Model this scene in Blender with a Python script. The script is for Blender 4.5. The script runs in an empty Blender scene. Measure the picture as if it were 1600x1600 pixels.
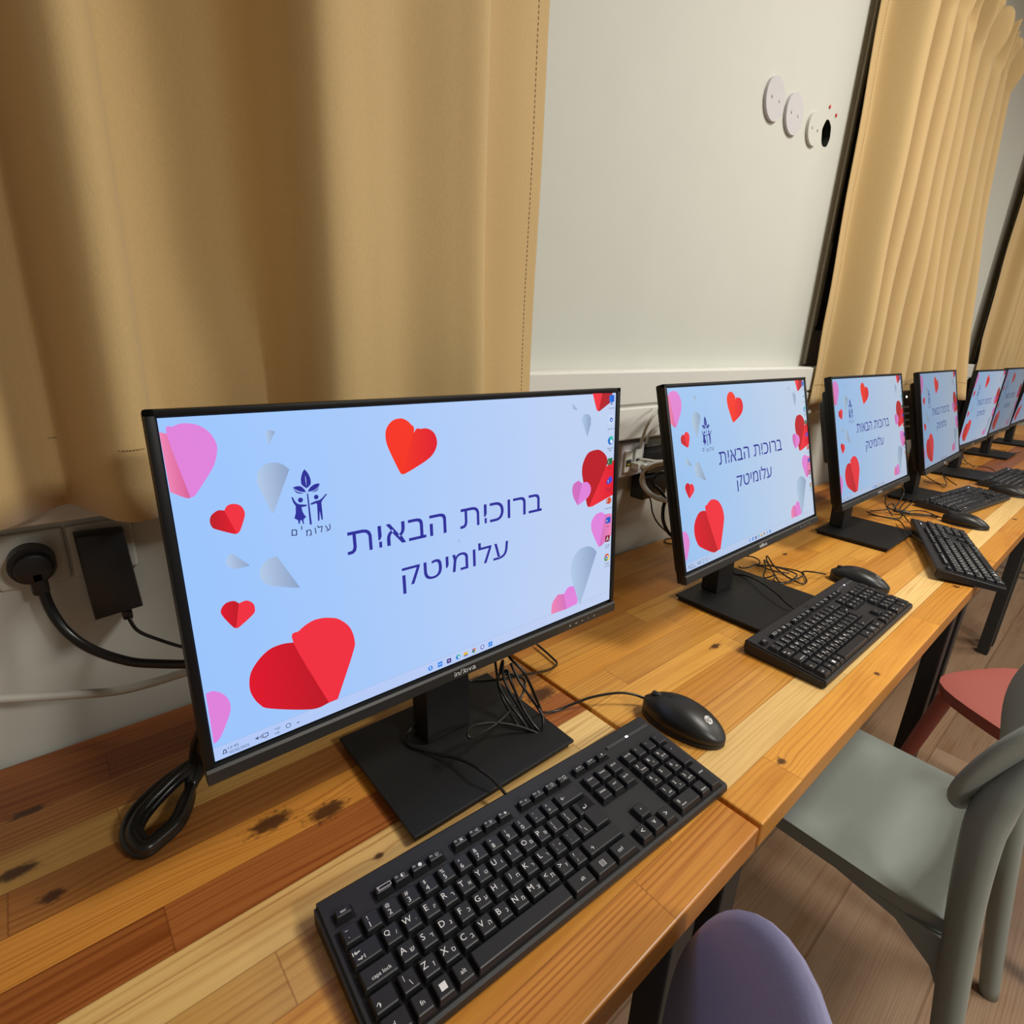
import bpy, bmesh, math, random
from mathutils import Vector, Matrix, Euler
S = bpy.context.scene
COL = S.collection
T = 0.745                                   # table top height; the wall plane is y = 0, the row of tables runs along +x
# ---------------------------------------------------------------- camera, world, lights, exposure
cam = bpy.data.cameras.new('camera'); cam_o = bpy.data.objects.new('camera', cam); COL.objects.link(cam_o)
cam.sensor_width = 36; cam.lens = 864.62/1600*36; cam.clip_start = .02
cam_o.location = (-.1224, -.761, .503+T)
cam_o.rotation_euler = (math.radians(71.8043), math.radians(-2.5082), math.radians(-40.7865))
S.camera = cam_o
w = bpy.data.worlds.new('world'); S.world = w; w.use_nodes = True
bg = w.node_tree.nodes['Background']; bg.inputs[0].default_value = (1, .93, .82, 1); bg.inputs[1].default_value = .17
def area(name, loc, size, power, col=(1, .90, .76), rot=(0, 0, 0)):
    l = bpy.data.lights.new(name, 'AREA'); l.shape = 'RECTANGLE'; l.size, l.size_y = size; l.energy = power; l.color = col
    o = bpy.data.objects.new(name, l); COL.objects.link(o); o.location = loc; o.rotation_euler = rot
    return o
area('ceiling_lamp', (1.5, -1.25, 2.70), (.5, .5), 38, (1, .965, .885))
area('ceiling_lamp', (4.2, -1.9, 2.70), (.6, .6), 34, (1, .965, .885))
area('ceiling_lamp', (1.0, -3.2, 2.70), (.6, .6), 72, (1, .965, .885))
area('ceiling_lamp', (4.2, -3.6, 2.70), (.6, .6), 34, (1, .965, .885))
S.view_settings.view_transform = 'Standard'; S.view_settings.look = 'None'
S.view_settings.exposure = 0.0; S.view_settings.gamma = 1.0
S.view_settings.use_curve_mapping = False
# ---------------------------------------------------------------- helpers
def nt(name):
    m = bpy.data.materials.new(name); m.use_nodes = True
    n = m.node_tree.nodes; l = m.node_tree.links
    return m, n, l, n['Principled BSDF']
def mat(name, col, rough=.5, metal=0, noise=0, scale=60, bump=0, spec=.5, sheen=0):
    m, n, l, b = nt(name)
    b.inputs['Roughness'].default_value = rough; b.inputs['Metallic'].default_value = metal
    b.inputs['Specular IOR Level'].default_value = spec
    b.inputs['Base Color'].default_value = (*col, 1)
    if sheen: b.inputs['Sheen Weight'].default_value = sheen
    tc = n.new('ShaderNodeTexCoord'); t = n.new('ShaderNodeTexNoise'); t.inputs['Scale'].default_value = scale
    t.inputs['Detail'].default_value = 4
    l.new(tc.outputs['Object'], t.inputs['Vector'])
    mx = n.new('ShaderNodeMix'); mx.data_type = 'RGBA'
    mx.inputs['A'].default_value = (*[c*(1-noise) for c in col], 1); mx.inputs['B'].default_value = (*[min(1, c*(1+noise)) for c in col], 1)
    l.new(t.outputs['Fac'], mx.inputs['Factor']); l.new(mx.outputs['Result'], b.inputs['Base Color'])
    if bump:
        bp = n.new('ShaderNodeBump'); bp.inputs['Strength'].default_value = bump; bp.inputs['Distance'].default_value = .002
        l.new(t.outputs['Fac'], bp.inputs['Height']); l.new(bp.outputs['Normal'], b.inputs['Normal'])
    return m
def emis(name, col, s=1):
    m, n, l, b = nt(name)
    b.inputs['Base Color'].default_value = (0, 0, 0, 1); b.inputs['Emission Color'].default_value = (*col, 1)
    b.inputs['Emission Strength'].default_value = s
    return m
def obj(name, bm, m, parent=None, smooth=False, world=False):
    """links a bmesh as ONE mesh object; world=True: the shape is in world space and is brought into the parent's"""
    me = bpy.data.meshes.new(name)
    if world and parent is not None: bm.transform(mw(parent).inverted())
    bmesh.ops.recalc_face_normals(bm, faces=bm.faces[:])
    bm.to_mesh(me); bm.free()
    for x in (m if isinstance(m, (list, tuple)) else [m]): me.materials.append(x)
    if smooth:
        for p in me.polygons: p.use_smooth = True
        if smooth != 'all':
            try: me.set_sharp_from_angle(angle=math.radians(35))
            except Exception: pass
    o = bpy.data.objects.new(name, me); COL.objects.link(o)
    if parent is not None: o.parent = parent
    return o
def mw(o):
    m = Matrix.LocRotScale(o.location, o.rotation_euler, o.scale)
    return mw(o.parent) @ m if o.parent else m
def tag(o, label, cat, group=None):
    o['label'] = label; o['category'] = cat
    if group: o['group'] = group
    return o
def thing(name, label, cat, loc=(0, 0, 0), rz=0, group=None):
    o = bpy.data.objects.new(name, None); COL.objects.link(o); o.empty_display_size = .05
    o.location = loc; o.rotation_euler = (0, 0, rz)
    return tag(o, label, cat, group)
def struct(name, bm, m, parent=None, smooth=False):
    o = obj(name, bm, m, parent, smooth)
    if parent is None: o['kind'] = 'structure'
    return o
def kids(o): return [c for c in bpy.data.objects if c.parent is o]
def dup(root, loc, rz, label, group=None, skip=()):
    r = root.copy(); COL.objects.link(r); r.location = loc; r.rotation_euler = (0, 0, rz); r['label'] = label
    if group: r['group'] = group
    for ch in kids(root):
        if ch.name.split('.')[0] in skip: continue
        c = ch.copy(); COL.objects.link(c); c.parent = r
        for g in kids(ch):
            d = g.copy(); COL.objects.link(d); d.parent = c
    return r
BM = bmesh.new
def box(bm, x0, x1, y0, y1, z0, z1, bev=0, mi=0, seg=2):
    vs = [bm.verts.new((x, y, z)) for x in (x0, x1) for y in (y0, y1) for z in (z0, z1)]
    fs = [bm.faces.new([vs[i] for i in q]) for q in ((0,1,3,2),(4,6,7,5),(0,4,5,1),(2,3,7,6),(0,2,6,4),(1,5,7,3))]
    for f in fs: f.material_index = mi
    if bev:
        es = list({e for f in fs for e in f.edges})
        r = bmesh.ops.bevel(bm, geom=es, offset=bev, segments=seg, profile=.5, affect='EDGES')
        for f in r['faces']: f.material_index = mi
    return vs
def prism(bm, pts, d, mi=0, bev=0):
    """polygon pts (3-d list) extruded by vector d"""
    d = Vector(d)
    a = [bm.verts.new(p) for p in pts]; b = [bm.verts.new(Vector(p)+d) for p in pts]
    n = len(a); fs = [bm.faces.new(a), bm.faces.new(b[::-1])]
    for i in range(n): fs.append(bm.faces.new((a[i], b[i], b[(i+1) % n], a[(i+1) % n])))
    for f in fs: f.material_index = mi
    if bev:
        es = list(set(fs[0].edges) | set(fs[1].edges))
        bmesh.ops.bevel(bm, geom=es, offset=bev, segments=2, profile=.5, affect='EDGES')
def spline(P, k=6, closed=False):
    P = [Vector(p) for p in P]; n = len(P); out = []
    rng = range(n if closed else n-1)
    for i in rng:
        if closed: p0, p1, p2, p3 = P[i-1], P[i], P[(i+1) % n], P[(i+2) % n]
        else: p0, p1, p2, p3 = P[max(i-1, 0)], P[i], P[i+1], P[min(i+2, n-1)]
        for j in range(k):
            t = j/k
            out.append(.5*((2*p1)+(p2-p0)*t+(2*p0-5*p1+4*p2-p3)*t*t+(3*p1-p0-3*p2+p3)*t**3))
    if not closed: out.append(P[-1])
    return out
def tube(bm, pts, r, seg=8, k=6, mi=0, closed=False, smooth=True):
    pts = spline(pts, k, closed) if smooth else [Vector(p) for p in pts]
    n = len(pts); rad = r if callable(r) else (lambda t: r)
    rings = []; up = None
    for i, p in enumerate(pts):
        d = (pts[(i+1) % n]-pts[i-1]) if closed else (pts[min(i+1, n-1)]-pts[max(i-1, 0)])
        if d.length < 1e-9: d = Vector((0, 0, 1))
        d.normalize()
        if up is None: up = d.orthogonal().normalized()
        up = (up-d*up.dot(d))
        if up.length < 1e-6: up = d.orthogonal()
        up.normalize(); s = d.cross(up); q = rad(i/max(n-1, 1))
        rings.append([bm.verts.new(p+up*math.cos(a)*q+s*math.sin(a)*q) for a in (2*math.pi*j/seg for j in range(seg))])
    m = n if closed else n-1
    for i in range(m):
        a, b = rings[i], rings[(i+1) % n]
        for j in range(seg):
            f = bm.faces.new((a[j], a[(j+1) % seg], b[(j+1) % seg], b[j])); f.material_index = mi
    if not closed:
        for q in (rings[0][::-1], rings[-1]): bm.faces.new(q).material_index = mi
def cyl(bm, c, r, d, seg=32, mi=0, bev=0):
    """disc of radius r at c, extruded along vector d"""
    d = Vector(d); u = d.orthogonal().normalized(); v = d.normalized().cross(u)
    prism(bm, [Vector(c)+u*math.cos(2*math.pi*i/seg)*r+v*math.sin(2*math.pi*i/seg)*r for i in range(seg)], d, mi, bev)
_tc = {}
def text_mesh(s, size, align='CENTER'):
    """letters as (verts, faces); cached"""
    k = (s, size, align)
    if k not in _tc:
        cu = bpy.data.curves.new('t', 'FONT'); cu.body = s; cu.size = size; cu.align_x = align; cu.resolution_u = 3
        o = bpy.data.objects.new('t', cu); COL.objects.link(o)
        dg = bpy.context.evaluated_depsgraph_get(); me = bpy.data.meshes.new_from_object(o.evaluated_get(dg))
        _tc[k] = ([v.co.copy() for v in me.vertices], [tuple(p.vertices) for p in me.polygons])
        if s == '\u05d3': _tc[k] = (_tc[k][0], [(0, 1, 2, 3), (4, 5, 6, 7)])          # two overlapping strokes
        if s == '\u05ea': _tc[k] = (_tc[k][0], [tuple(range(18)), tuple(range(18, 36))])
        bpy.data.objects.remove(o); bpy.data.curves.remove(cu); bpy.data.meshes.remove(me)
    return _tc[k]
def text_fit(s, size):
    V, _ = text_mesh(s, size)
    return (min(v.x for v in V), max(v.x for v in V), min(v.y for v in V), max(v.y for v in V)) if V else (0, 0, 0, 0)
def add_text(bm, s, size, M, mi=0, col=None, lay=None, align='CENTER'):
    V, F = text_mesh(s, size, align)
    vs = [bm.verts.new(M @ v) for v in V]
    for f in F:
        try:
            q = bm.faces.new([vs[i] for i in f]); q.material_index = mi
            if lay is not None:
                for lp in q.loops: lp[lay] = (*col, 1)
        except ValueError: pass
def TM(x, y, z=0, rot=0, sx=1, sy=1):
    return Matrix.Translation((x, y, z)) @ Matrix.Rotation(rot, 4, 'Z') @ Matrix.Diagonal((sx, sy, 1, 1))
def srgb(r, g, b): return tuple(((c/255)/12.92 if c/255 <= .04045 else ((c/255+.055)/1.055)**2.4) for c in (r, g, b))
# ---------------------------------------------------------------- materials
M_wall = mat('painted_plaster', (.595, .605, .55), .75, noise=.03, scale=9, bump=.05)
M_ceil = mat('ceiling_paint', (.75, .74, .7), .8, noise=.02)
M_white = mat('white_plastic', (.72, .72, .68), .4, noise=.02, scale=20)
M_plate = mat('cover_plate_white', (.54, .53, .56), .45, noise=.02)
M_black = mat('black_plastic', (.012, .012, .013), .42, noise=.15, scale=200)
M_bezel = mat('black_bezel', (.006, .006, .007), .45, noise=.1, scale=100, spec=.28)
M_chin = mat('charcoal_bezel', (.022, .021, .02), .42, noise=.12, scale=120)
M_stand = mat('black_steel', (.011, .011, .0115), .55, noise=.15, scale=300, bump=.05, spec=.35)
M_key = mat('key_black', (.010, .0105, .013), .42, noise=.1, scale=200)
M_deck = mat('keyboard_black', (.013, .0133, .015), .5, noise=.15, scale=400, bump=.08)
M_leg = mat('white_print', (.75, .75, .75), .5)
M_cable = mat('black_rubber', (.008, .008, .008), .3, noise=.1)
M_wcable = mat('grey_white_cable', (.52, .51, .46), .4, noise=.06)
M_metal = mat('brushed_grey', (.30, .29, .28), .32, metal=.6, noise=.1)
M_silver = mat('silver', (.75, .75, .75), .25, metal=.9)
M_steel = mat('black_powder_steel', (.012, .012, .012), .55, noise=.2, scale=120)
M_dark = mat('dark_hole', (.012, .016, .012), .9, noise=.4, scale=80)
M_red = mat('red_plug', (.6, .03, .03), .5)
M_mouse = mat('mouse_black', (.012, .012, .012), .38, noise=.1, scale=300, bump=.03)
M_frame = mat('window_frame_grey', (.42, .42, .42), .45, noise=.04)
M_shutter = mat('shutter_dark', (.06, .055, .05), .6, noise=.2)
M_led = emis('white_led', (.75, .85, 1), 2.5)
M_blue = emis('blue_led', (.45, .5, 1), 2)
M_ink = mat('marker_ink', (.02, .015, .02), .6)
M_gold = mat('gold_contacts', (.5, .38, .05), .35, metal=.3)
def fabric(name, col):
    m, n, l, b = nt(name); b.inputs['Roughness'].default_value = .75; b.inputs['Sheen Weight'].default_value = .25
    b.inputs['Specular IOR Level'].default_value = .3
    tc = n.new('ShaderNodeTexCoord'); mp = n.new('ShaderNodeMapping'); mp.inputs['Scale'].default_value = (900, 900, 260)
    t = n.new('ShaderNodeTexNoise'); t.inputs['Scale'].default_value = 1; t.inputs['Detail'].default_value = 3
    l.new(tc.outputs['Object'], mp.inputs[0]); l.new(mp.outputs[0], t.inputs['Vector'])
    mx = n.new('ShaderNodeMix'); mx.data_type = 'RGBA'
    mx.inputs['A'].default_value = (*[c*.87 for c in col], 1); mx.inputs['B'].default_value = (*[c*1.13 for c in col], 1)
    l.new(t.outputs['Fac'], mx.inputs['Factor']); l.new(mx.outputs['Result'], b.inputs['Base Color'])
    bp = n.new('ShaderNodeBump'); bp.inputs['Strength'].default_value = .15; bp.inputs['Distance'].default_value = .0006
    l.new(t.outputs['Fac'], bp.inputs['Height']); l.new(bp.outputs['Normal'], b.inputs['Normal'])
    return m
M_curt = fabric('mustard_curtain_cloth', (.57, .40, .18))
M_thread = mat('seam_thread', (.16, .10, .04), .8)
def plastic(name, col): return mat(name, col, .5, noise=.07, scale=450, bump=.12)
M_green = plastic('grey_green_plastic', (.265, .295, .27)); M_glow_grey = plastic('screen_glow_grey_plastic', (.25, .245, .40)); M_pink = plastic('salmon_plastic', (.46, .125, .10))  # the lilac is the monitor's bluish glow baked into a grey chair's colour
class NG:
    """short-hand for building shader maths"""
    def __init__(s, name):
        s.m, s.n, s.l, s.b = nt(name)
    def mk(s, t, ins=(), **kw):
        nd = s.n.new(t)
        for k, v in kw.items(): setattr(nd, k, v)
        for k, v in (ins.items() if isinstance(ins, dict) else enumerate(ins)):
            if v is None: continue
            if hasattr(v, 'is_output'): s.l.new(v, nd.inputs[k])
            else: nd.inputs[k].default_value = v
        return nd
    def op(s, o, a, b=None, c=None): return s.mk('ShaderNodeMath', [a, b, c], operation=o).outputs[0]
    def mix(s, f, a, b, blend='MIX'):
        nd = s.n.new('ShaderNodeMix'); nd.data_type = 'RGBA'; nd.blend_type = blend
        for k, v in (('Factor', f), ('A', a), ('B', b)):
            if hasattr(v, 'is_output'): s.l.new(v, nd.inputs[k])
            else: nd.inputs[k].default_value = (*v, 1) if isinstance(v, tuple) and len(v) == 3 else v
        return nd.outputs['Result']
def wood(name, rows, sw, y0, x0, knots, slen=.62, seed=0, rk=.6, bmp=.12):
    """glued pine boards: staves along x, each row with its own tone, year-ring streaks, knots that bend the grain"""
    g = NG(name); op = g.op
    tc = g.mk('ShaderNodeTexCoord'); sp = g.mk('ShaderNodeSeparateXYZ', [tc.outputs['Object']])
    x = op('ADD', sp.outputs[0], x0); y = op('SUBTRACT', sp.outputs[1], y0); z = sp.outputs[2]
    ry = op('DIVIDE', y, sw); row = op('FLOOR', ry)
    rn = g.mk('ShaderNodeTexWhiteNoise', {'W': op('ADD', row, seed+.5)}, noise_dimensions='1D').outputs['Value']
    cx = op('ADD', op('DIVIDE', x, slen), op('MULTIPLY', rn, 7.0)); cell = op('FLOOR', cx)
    cv = g.mk('ShaderNodeCombineXYZ', [row, cell, float(seed)])
    wn = g.mk('ShaderNodeTexWhiteNoise', {'Vector': cv.outputs[0]}, noise_dimensions='3D'); rv = wn.outputs['Value']
    kv = g.mk('ShaderNodeCombineXYZ', [op('MULTIPLY', x, 130.0), op('MULTIPLY', y, 210.0), 0.0]); kn = g.mk('ShaderNodeMapRange', [g.mk('ShaderNodeTexNoise', {'Vector': kv.outputs[0], 'Scale': 1.0, 'Detail': 3.0}).outputs['Fac'], .3, .7, .55, 2.3]).outputs[0]
    bend = None; kmask = None
    for kx, ky, kr, ke in knots:
        dx = op('DIVIDE', op('SUBTRACT', x, kx), kr*ke); dy = op('DIVIDE', op('SUBTRACT', op('ADD', y, y0), ky), kr)
        d2 = op('ADD', op('MULTIPLY', dx, dx), op('MULTIPLY', dy, dy))
        e = op('POWER', 2.718, op('MULTIPLY', d2, -.14)); d2 = op('MULTIPLY', d2, kn); e = op('MULTIPLY', e, kr*.9)
        km = op('POWER', 2.718, op('MULTIPLY', op('POWER', d2, 2.2), -.9))
        bend = e if bend is None else op('ADD', bend, e); kmask = km if kmask is None else op('MAXIMUM', kmask, km)
    gy = y if bend is None else op('ADD', y, op('MULTIPLY', bend, .8))
    v0 = g.mk('ShaderNodeCombineXYZ', [op('ADD', op('MULTIPLY', x, .8), op('MULTIPLY', rv, 31.0)), op('MULTIPLY', gy, 38.0), op('MULTIPLY', rv, 9.0)])
    n0 = g.mk('ShaderNodeTexNoise', {'Vector': v0.outputs[0], 'Scale': 1.0, 'Detail': 2.0}).outputs['Fac']
    v1 = g.mk('ShaderNodeCombineXYZ', [op('ADD', op('MULTIPLY', x, .55), op('MULTIPLY', rv, 31.0)), op('ADD', op('MULTIPLY', gy, 11.0), op('MULTIPLY', rv, 17.0)), op('MULTIPLY', z, 6.0)])
    n1 = g.mk('ShaderNodeTexNoise', {'Vector': v1.outputs[0], 'Scale': 1.6, 'Detail': 2.0}).outputs['Fac']
    ring = op('SINE', op('ADD', op('ADD', op('MULTIPLY', n1, 40.0), op('MULTIPLY', n0, 26.0)), op('MULTIPLY', gy, op('ADD', 420.0, op('MULTIPLY', rv, 800.0)))))
    ring = op('POWER', op('MULTIPLY_ADD', ring, .5, .5), 2.6)
    v4 = g.mk('ShaderNodeCombineXYZ', [op('ADD', op('MULTIPLY', x, 1.7), op('MULTIPLY', rv, 11.0)), op('MULTIPLY', gy, 52.0), rv])
    n4 = g.mk('ShaderNodeTexNoise', {'Vector': v4.outputs[0], 'Scale': 1.0, 'Detail': 3.0}).outputs['Fac']
    ring = op('MULTIPLY', ring, g.mk('ShaderNodeMapRange', [n4, .35, .68, .10, 1.15]).outputs[0])
    v2 = g.mk('ShaderNodeCombineXYZ', [op('MULTIPLY', x, 9.0), op('MULTIPLY', gy, 420.0), op('MULTIPLY', z, 200.0)])
    n2 = g.mk('ShaderNodeTexNoise', {'Vector': v2.outputs[0], 'Scale': 1.0, 'Detail': 3.0}).outputs['Fac']
    v3 = g.mk('ShaderNodeCombineXYZ', [op('MULTIPLY', x, 3.0), op('MULTIPLY', y, 14.0), rv])
    n3 = g.mk('ShaderNodeTexNoise', {'Vector': v3.outputs[0], 'Scale': 1.5, 'Detail': 3.0}).outputs['Fac']
    cr = g.mk('ShaderNodeValToRGB', [op('DIVIDE', op('ADD', row, .5), float(len(rows)))]); e = cr.color_ramp; e.interpolation = 'CONSTANT'
    e.elements[0].position = 0; e.elements[0].color = (*rows[0], 1); e.elements[1].position = 1/len(rows); e.elements[1].color = (*rows[1], 1)
    for i in range(2, len(rows)): q = e.elements.new(i/len(rows)); q.color = (*rows[i], 1)
    vr = g.mk('ShaderNodeMapRange', [rv, 0., 1., .86, 1.15]).outputs[0]
    base = g.mix(1.0, cr.outputs[0], g.mk('ShaderNodeCombineColor', [vr, op('POWER', vr, 1.25), op('POWER', vr, 1.6)]).outputs[0], 'MULTIPLY')
    dark = g.mix(1.0, base, (.60, .43, .30), 'MULTIPLY')
    c = g.mix(op('MULTIPLY', ring, rk), base, dark)
    c = g.mix(op('MULTIPLY', op('SUBTRACT', n2, .35), .9), c, g.mix(1.0, c, (.70, .58, .45), 'MULTIPLY'))
    c = g.mix(op('MULTIPLY', g.mk('ShaderNodeMapRange', [n3, .52, .75, 0., 1.]).outputs[0], .45), c, g.mix(1.0, c, (.68, .48, .33), 'MULTIPLY'))
    fx = op('FRACT', ry); gap = op('LESS_THAN', op('MINIMUM', fx, op('SUBTRACT', 1.0, fx)), .012)
    fc = op('FRACT', cx); gap = op('MAXIMUM', gap, op('LESS_THAN', op('MINIMUM', fc, op('SUBTRACT', 1.0, fc)), .0012))
    c = g.mix(op('MULTIPLY', gap, .45), c, g.mix(1.0, c, (.35, .22, .15), 'MULTIPLY'))
    if kmask is not None:
        c = g.mix(op('MINIMUM', op('MULTIPLY', kmask, 1.0), .92), c, (.055, .018, .008))
    g.l.new(c, g.b.inputs['Base Color'])
    g.b.inputs['Roughness'].default_value = .36; g.b.inputs['Specular IOR Level'].default_value = .45
    bp = g.mk('ShaderNodeBump', {'Strength': bmp, 'Distance': .0006, 'Height': op('ADD', n2, op('MULTIPLY', ring, -.5))})
    g.l.new(bp.outputs[0], g.b.inputs['Normal'])
    return g.m
A_ = (.68, .31, .05); A2 = (.71, .355, .07); TN = (.66, .385, .115); PL = (.84, .57, .22); RB = (.36, .115, .026); BR = (.44, .185, .048); OR = (.60, .25, .042)
K1 = [(-.183, -.227, .0075, 1.5), (-.207, -.178, .0085, 2.2), (-.005, -.268, .0115, 2.2), (.064, -.373, .0045, 1.1), (.047, -.29, .012, 2.0), (.37, -.285, .016, 2.0), (-.197, -.099, .006, 3.)]
K2 = [(.705, -.372, .006, 2.6), (.521, -.569, .006, 1.2), (.845, -.579, .005, 1.3), (1.385, -.574, .007, 1.3), (.66, -.16, .007, 3.), (1.25, -.25, .006, 2.)]
K1 = [(a, b+.3, c, d) for a, b, c, d in K1]; K2 = [(a, b+.3, c, d) for a, b, c, d in K2]
M_wood1 = wood('pine_boards_brown', [OR, A_, A2, TN, PL, RB, OR, BR, TN, BR, RB, RB], .0502, -.3, -.225, K1, seed=3, rk=.8)
M_wood2 = wood('pine_boards_amber', [A_, PL, A2, A_, A2, A2, A_, A2, OR, A_, A2, A_], .0502, -.3, 1.0325, K2, seed=8)
M_wood3 = wood('pine_boards_warm', [A_, PL, A2, A_, OR, A_, OR, A_, A2, OR, RB, OR], .0502, -.3, 2.2875, [(2.2, -.26, .007, 1.5)], seed=12)
M_wood4 = wood('pine_boards_red', [A_, TN, A_, OR, RB, RB, OR, A_, A_, OR, RB, OR], .0502, -.3, 3.5425, [(3.3, -.2, .007, 1.5)], seed=17)
M_floor = wood('vinyl_plank_floor', [(.27, .180, .112), (.285, .19, .12), (.26, .172, .108), (.277, .184, .115)]*8, .1905, -4.2, 0, [], slen=1.22, seed=21, rk=.45, bmp=.05)
# ---------------------------------------------------------------- the setting
ZB, ZT, ZS = .436+T, 1.56+T, 2.72            # window sill, window head, ceiling
bm = BM(); box(bm, -1.6, 7.5, -4.2, .3, -.05, 0); fl = struct('floor', bm, M_floor)
bm = BM(); box(bm, -1.6, 7.5, -4.2, .3, ZS, ZS+.05); struct('ceiling', bm, M_ceil)
WIN = [(-1.15, .22), (1.751, 3.20), (4.05, 5.5)]
HX, HZ, HR = 1.602, 1.032+T, .027            # the open conduit hole
bm = BM()
box(bm, -1.6, 7.5, 0, .22, 0, ZB); box(bm, -1.6, 7.5, 0, .22, ZT, ZS)
segs = [(-1.6, WIN[0][0]), (WIN[0][1], WIN[1][0]), (WIN[1][1], WIN[2][0]), (WIN[2][1], 7.5)]
for i, (a, b) in enumerate(segs):
    if i != 1: box(bm, a, b, 0, .22, ZB, ZT); continue
    # this pier has the round hole: front face with a hole, and the hole's own lining
    R = [(a, ZB), (b, ZB), (b, ZT), (a, ZT)]
    rv = [bm.verts.new((x, 0, z)) for x, z in R]; es = [bm.edges.new((rv[k], rv[(k+1) % 4])) for k in range(4)]
    n = 28; cv = [bm.verts.new((HX+HR*math.cos(2*math.pi*k/n)*(1+.05*math.sin(5*k)), 0, HZ+HR*1.15*math.sin(2*math.pi*k/n)*(1+.04*math.cos(7*k)))) for k in range(n)]
    es += [bm.edges.new((cv[k], cv[(k+1) % n])) for k in range(n)]
    bmesh.ops.triangle_fill(bm, use_beauty=True, edges=es)
    bv = [bm.verts.new((v.co.x, .06, v.co.z)) for v in cv]
    for k in range(n): f = bm.faces.new((cv[k], cv[(k+1) % n], bv[(k+1) % n], bv[k])); f.material_index = 1
    bm.faces.new(bv).material_index = 1
    for x in (a, b): bm.faces.new([bm.verts.new(p) for p in ((x, 0, ZB), (x, .22, ZB), (x, .22, ZT), (x, 0, ZT))])
struct('wall_back', bm, [M_wall, M_dark])
for i, (a, b) in enumerate(WIN):
    r = thing('window_%d' % (i+1), 'window', 'window', ((a+b)/2, .1, ZB)); del r['category'], r['label']; r['kind'] = 'structure'
    bm = BM(); f = .11
    for q in ((a, a+f, ZB, ZT), (b-f, b, ZB, ZT), (a, b, ZB, ZB+f), (a, b, ZT-f, ZT), ((a+b)/2-f/2, (a+b)/2+f/2, ZB, ZT)):
        box(bm, q[0], q[1], .030, .075, q[2], q[3], .004); box(bm, q[0]+(.02 if q[1]-q[0] < .2 else 0), q[1]-(.03 if q[1]-q[0] < .2 else 0), .022, .031, q[2], q[3], .003)
    struct('window_frame', bm, M_frame, r).matrix_parent_inverse = mw(r).inverted()
    bm = BM(); box(bm, a+.01, b-.01, .12, .13, ZB+.01, ZT-.01)
    for k in range(24): box(bm, a+.01, b-.01, .114, .124, ZB+.02+k*.046, ZB+.052+k*.046, .004)
    struct('shutter', bm, M_shutter, r).matrix_parent_inverse = mw(r).inverted()
    bm = BM(); box(bm, a-.003, a+.010, -.004, .03, ZB+.005, ZT, .002)           # white stop strip down the near jamb
    struct('jamb_strip', bm, M_white, r).matrix_parent_inverse = mw(r).inverted()
    bm = BM()
    box(bm, a+.030, a+.052, .004, .03, ZB+.12, ZB+.36, .004); box(bm, a+.030, a+.052, .004, .03, ZB+.80, ZB+1.0, .004)
    struct('window_latch', bm, M_frame, r).matrix_parent_inverse = mw(r).inverted()
# ---------------------------------------------------------------- cable trunking along the wall
tr = thing('cable_trunking', 'long white two-compartment plastic cable trunking fixed along the wall behind the monitors', 'cable trunking', (2, 0, .291+T))
bm = BM(); box(bm, -1.5, 5.8, -.044, -.0005, .291+T, .436+T, .003); obj('channel', bm, M_white, tr, world=True)
bm = BM(); box(bm, -1.5, 5.8, -.05, -.042, .3665+T, .4345+T, .003); obj('upper_lid', bm, M_white, tr, world=True)
bm = BM(); box(bm, -1.5, 5.8, -.05, -.042, .293+T, .3605+T, .003); obj('lower_lid', bm, M_white, tr, world=True)
# ---------------------------------------------------------------- tables
def table(x0, x1, m, label, rails=True):
    cx = (x0+x1)/2
    t = thing('work_table', label, 'table', (cx, -.3, 0), 0, 'wooden work tables in a row')
    bm = BM(); box(bm, x0+.0012, x1-.0012, -.6, -.006, T-.034, T, .0025, seg=3); obj('tabletop', bm, m, t, world=True)
    for lx in (x0+.055, x1-.055):
        for ly in (-.545, -.07):
            bm = BM(); box(bm, lx-.024, lx+.024, ly-.02, ly+.02, 0, T-.0345, .003); obj('leg', bm, M_steel, t, world=True)
    bm = BM()
    for ly in (-.535, -.08): box(bm, x0+.08, x1-.08, ly-.012, ly+.012, T-.0745, T-.0345, .002)
    obj('rail', bm, M_steel, t, world=True)
    return t
table(-.85, .404, M_wood1, 'brown pine board table under the largest monitor, its keyboard and the coiled black cord')
table(.408, 1.66, M_wood2, 'amber pine board table with a pale cream stave, under the second monitor and second mouse')
table(1.664, 2.915, M_wood3, 'pine board table farther along the row, under the third and fourth keyboards')
table(2.919, 4.17, M_wood4, 'reddish pine board table at the far end of the row, under the sixth monitor')
table(4.174, 5.42, M_wood3, 'last pine board table, mostly hidden behind the far monitors')
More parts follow.
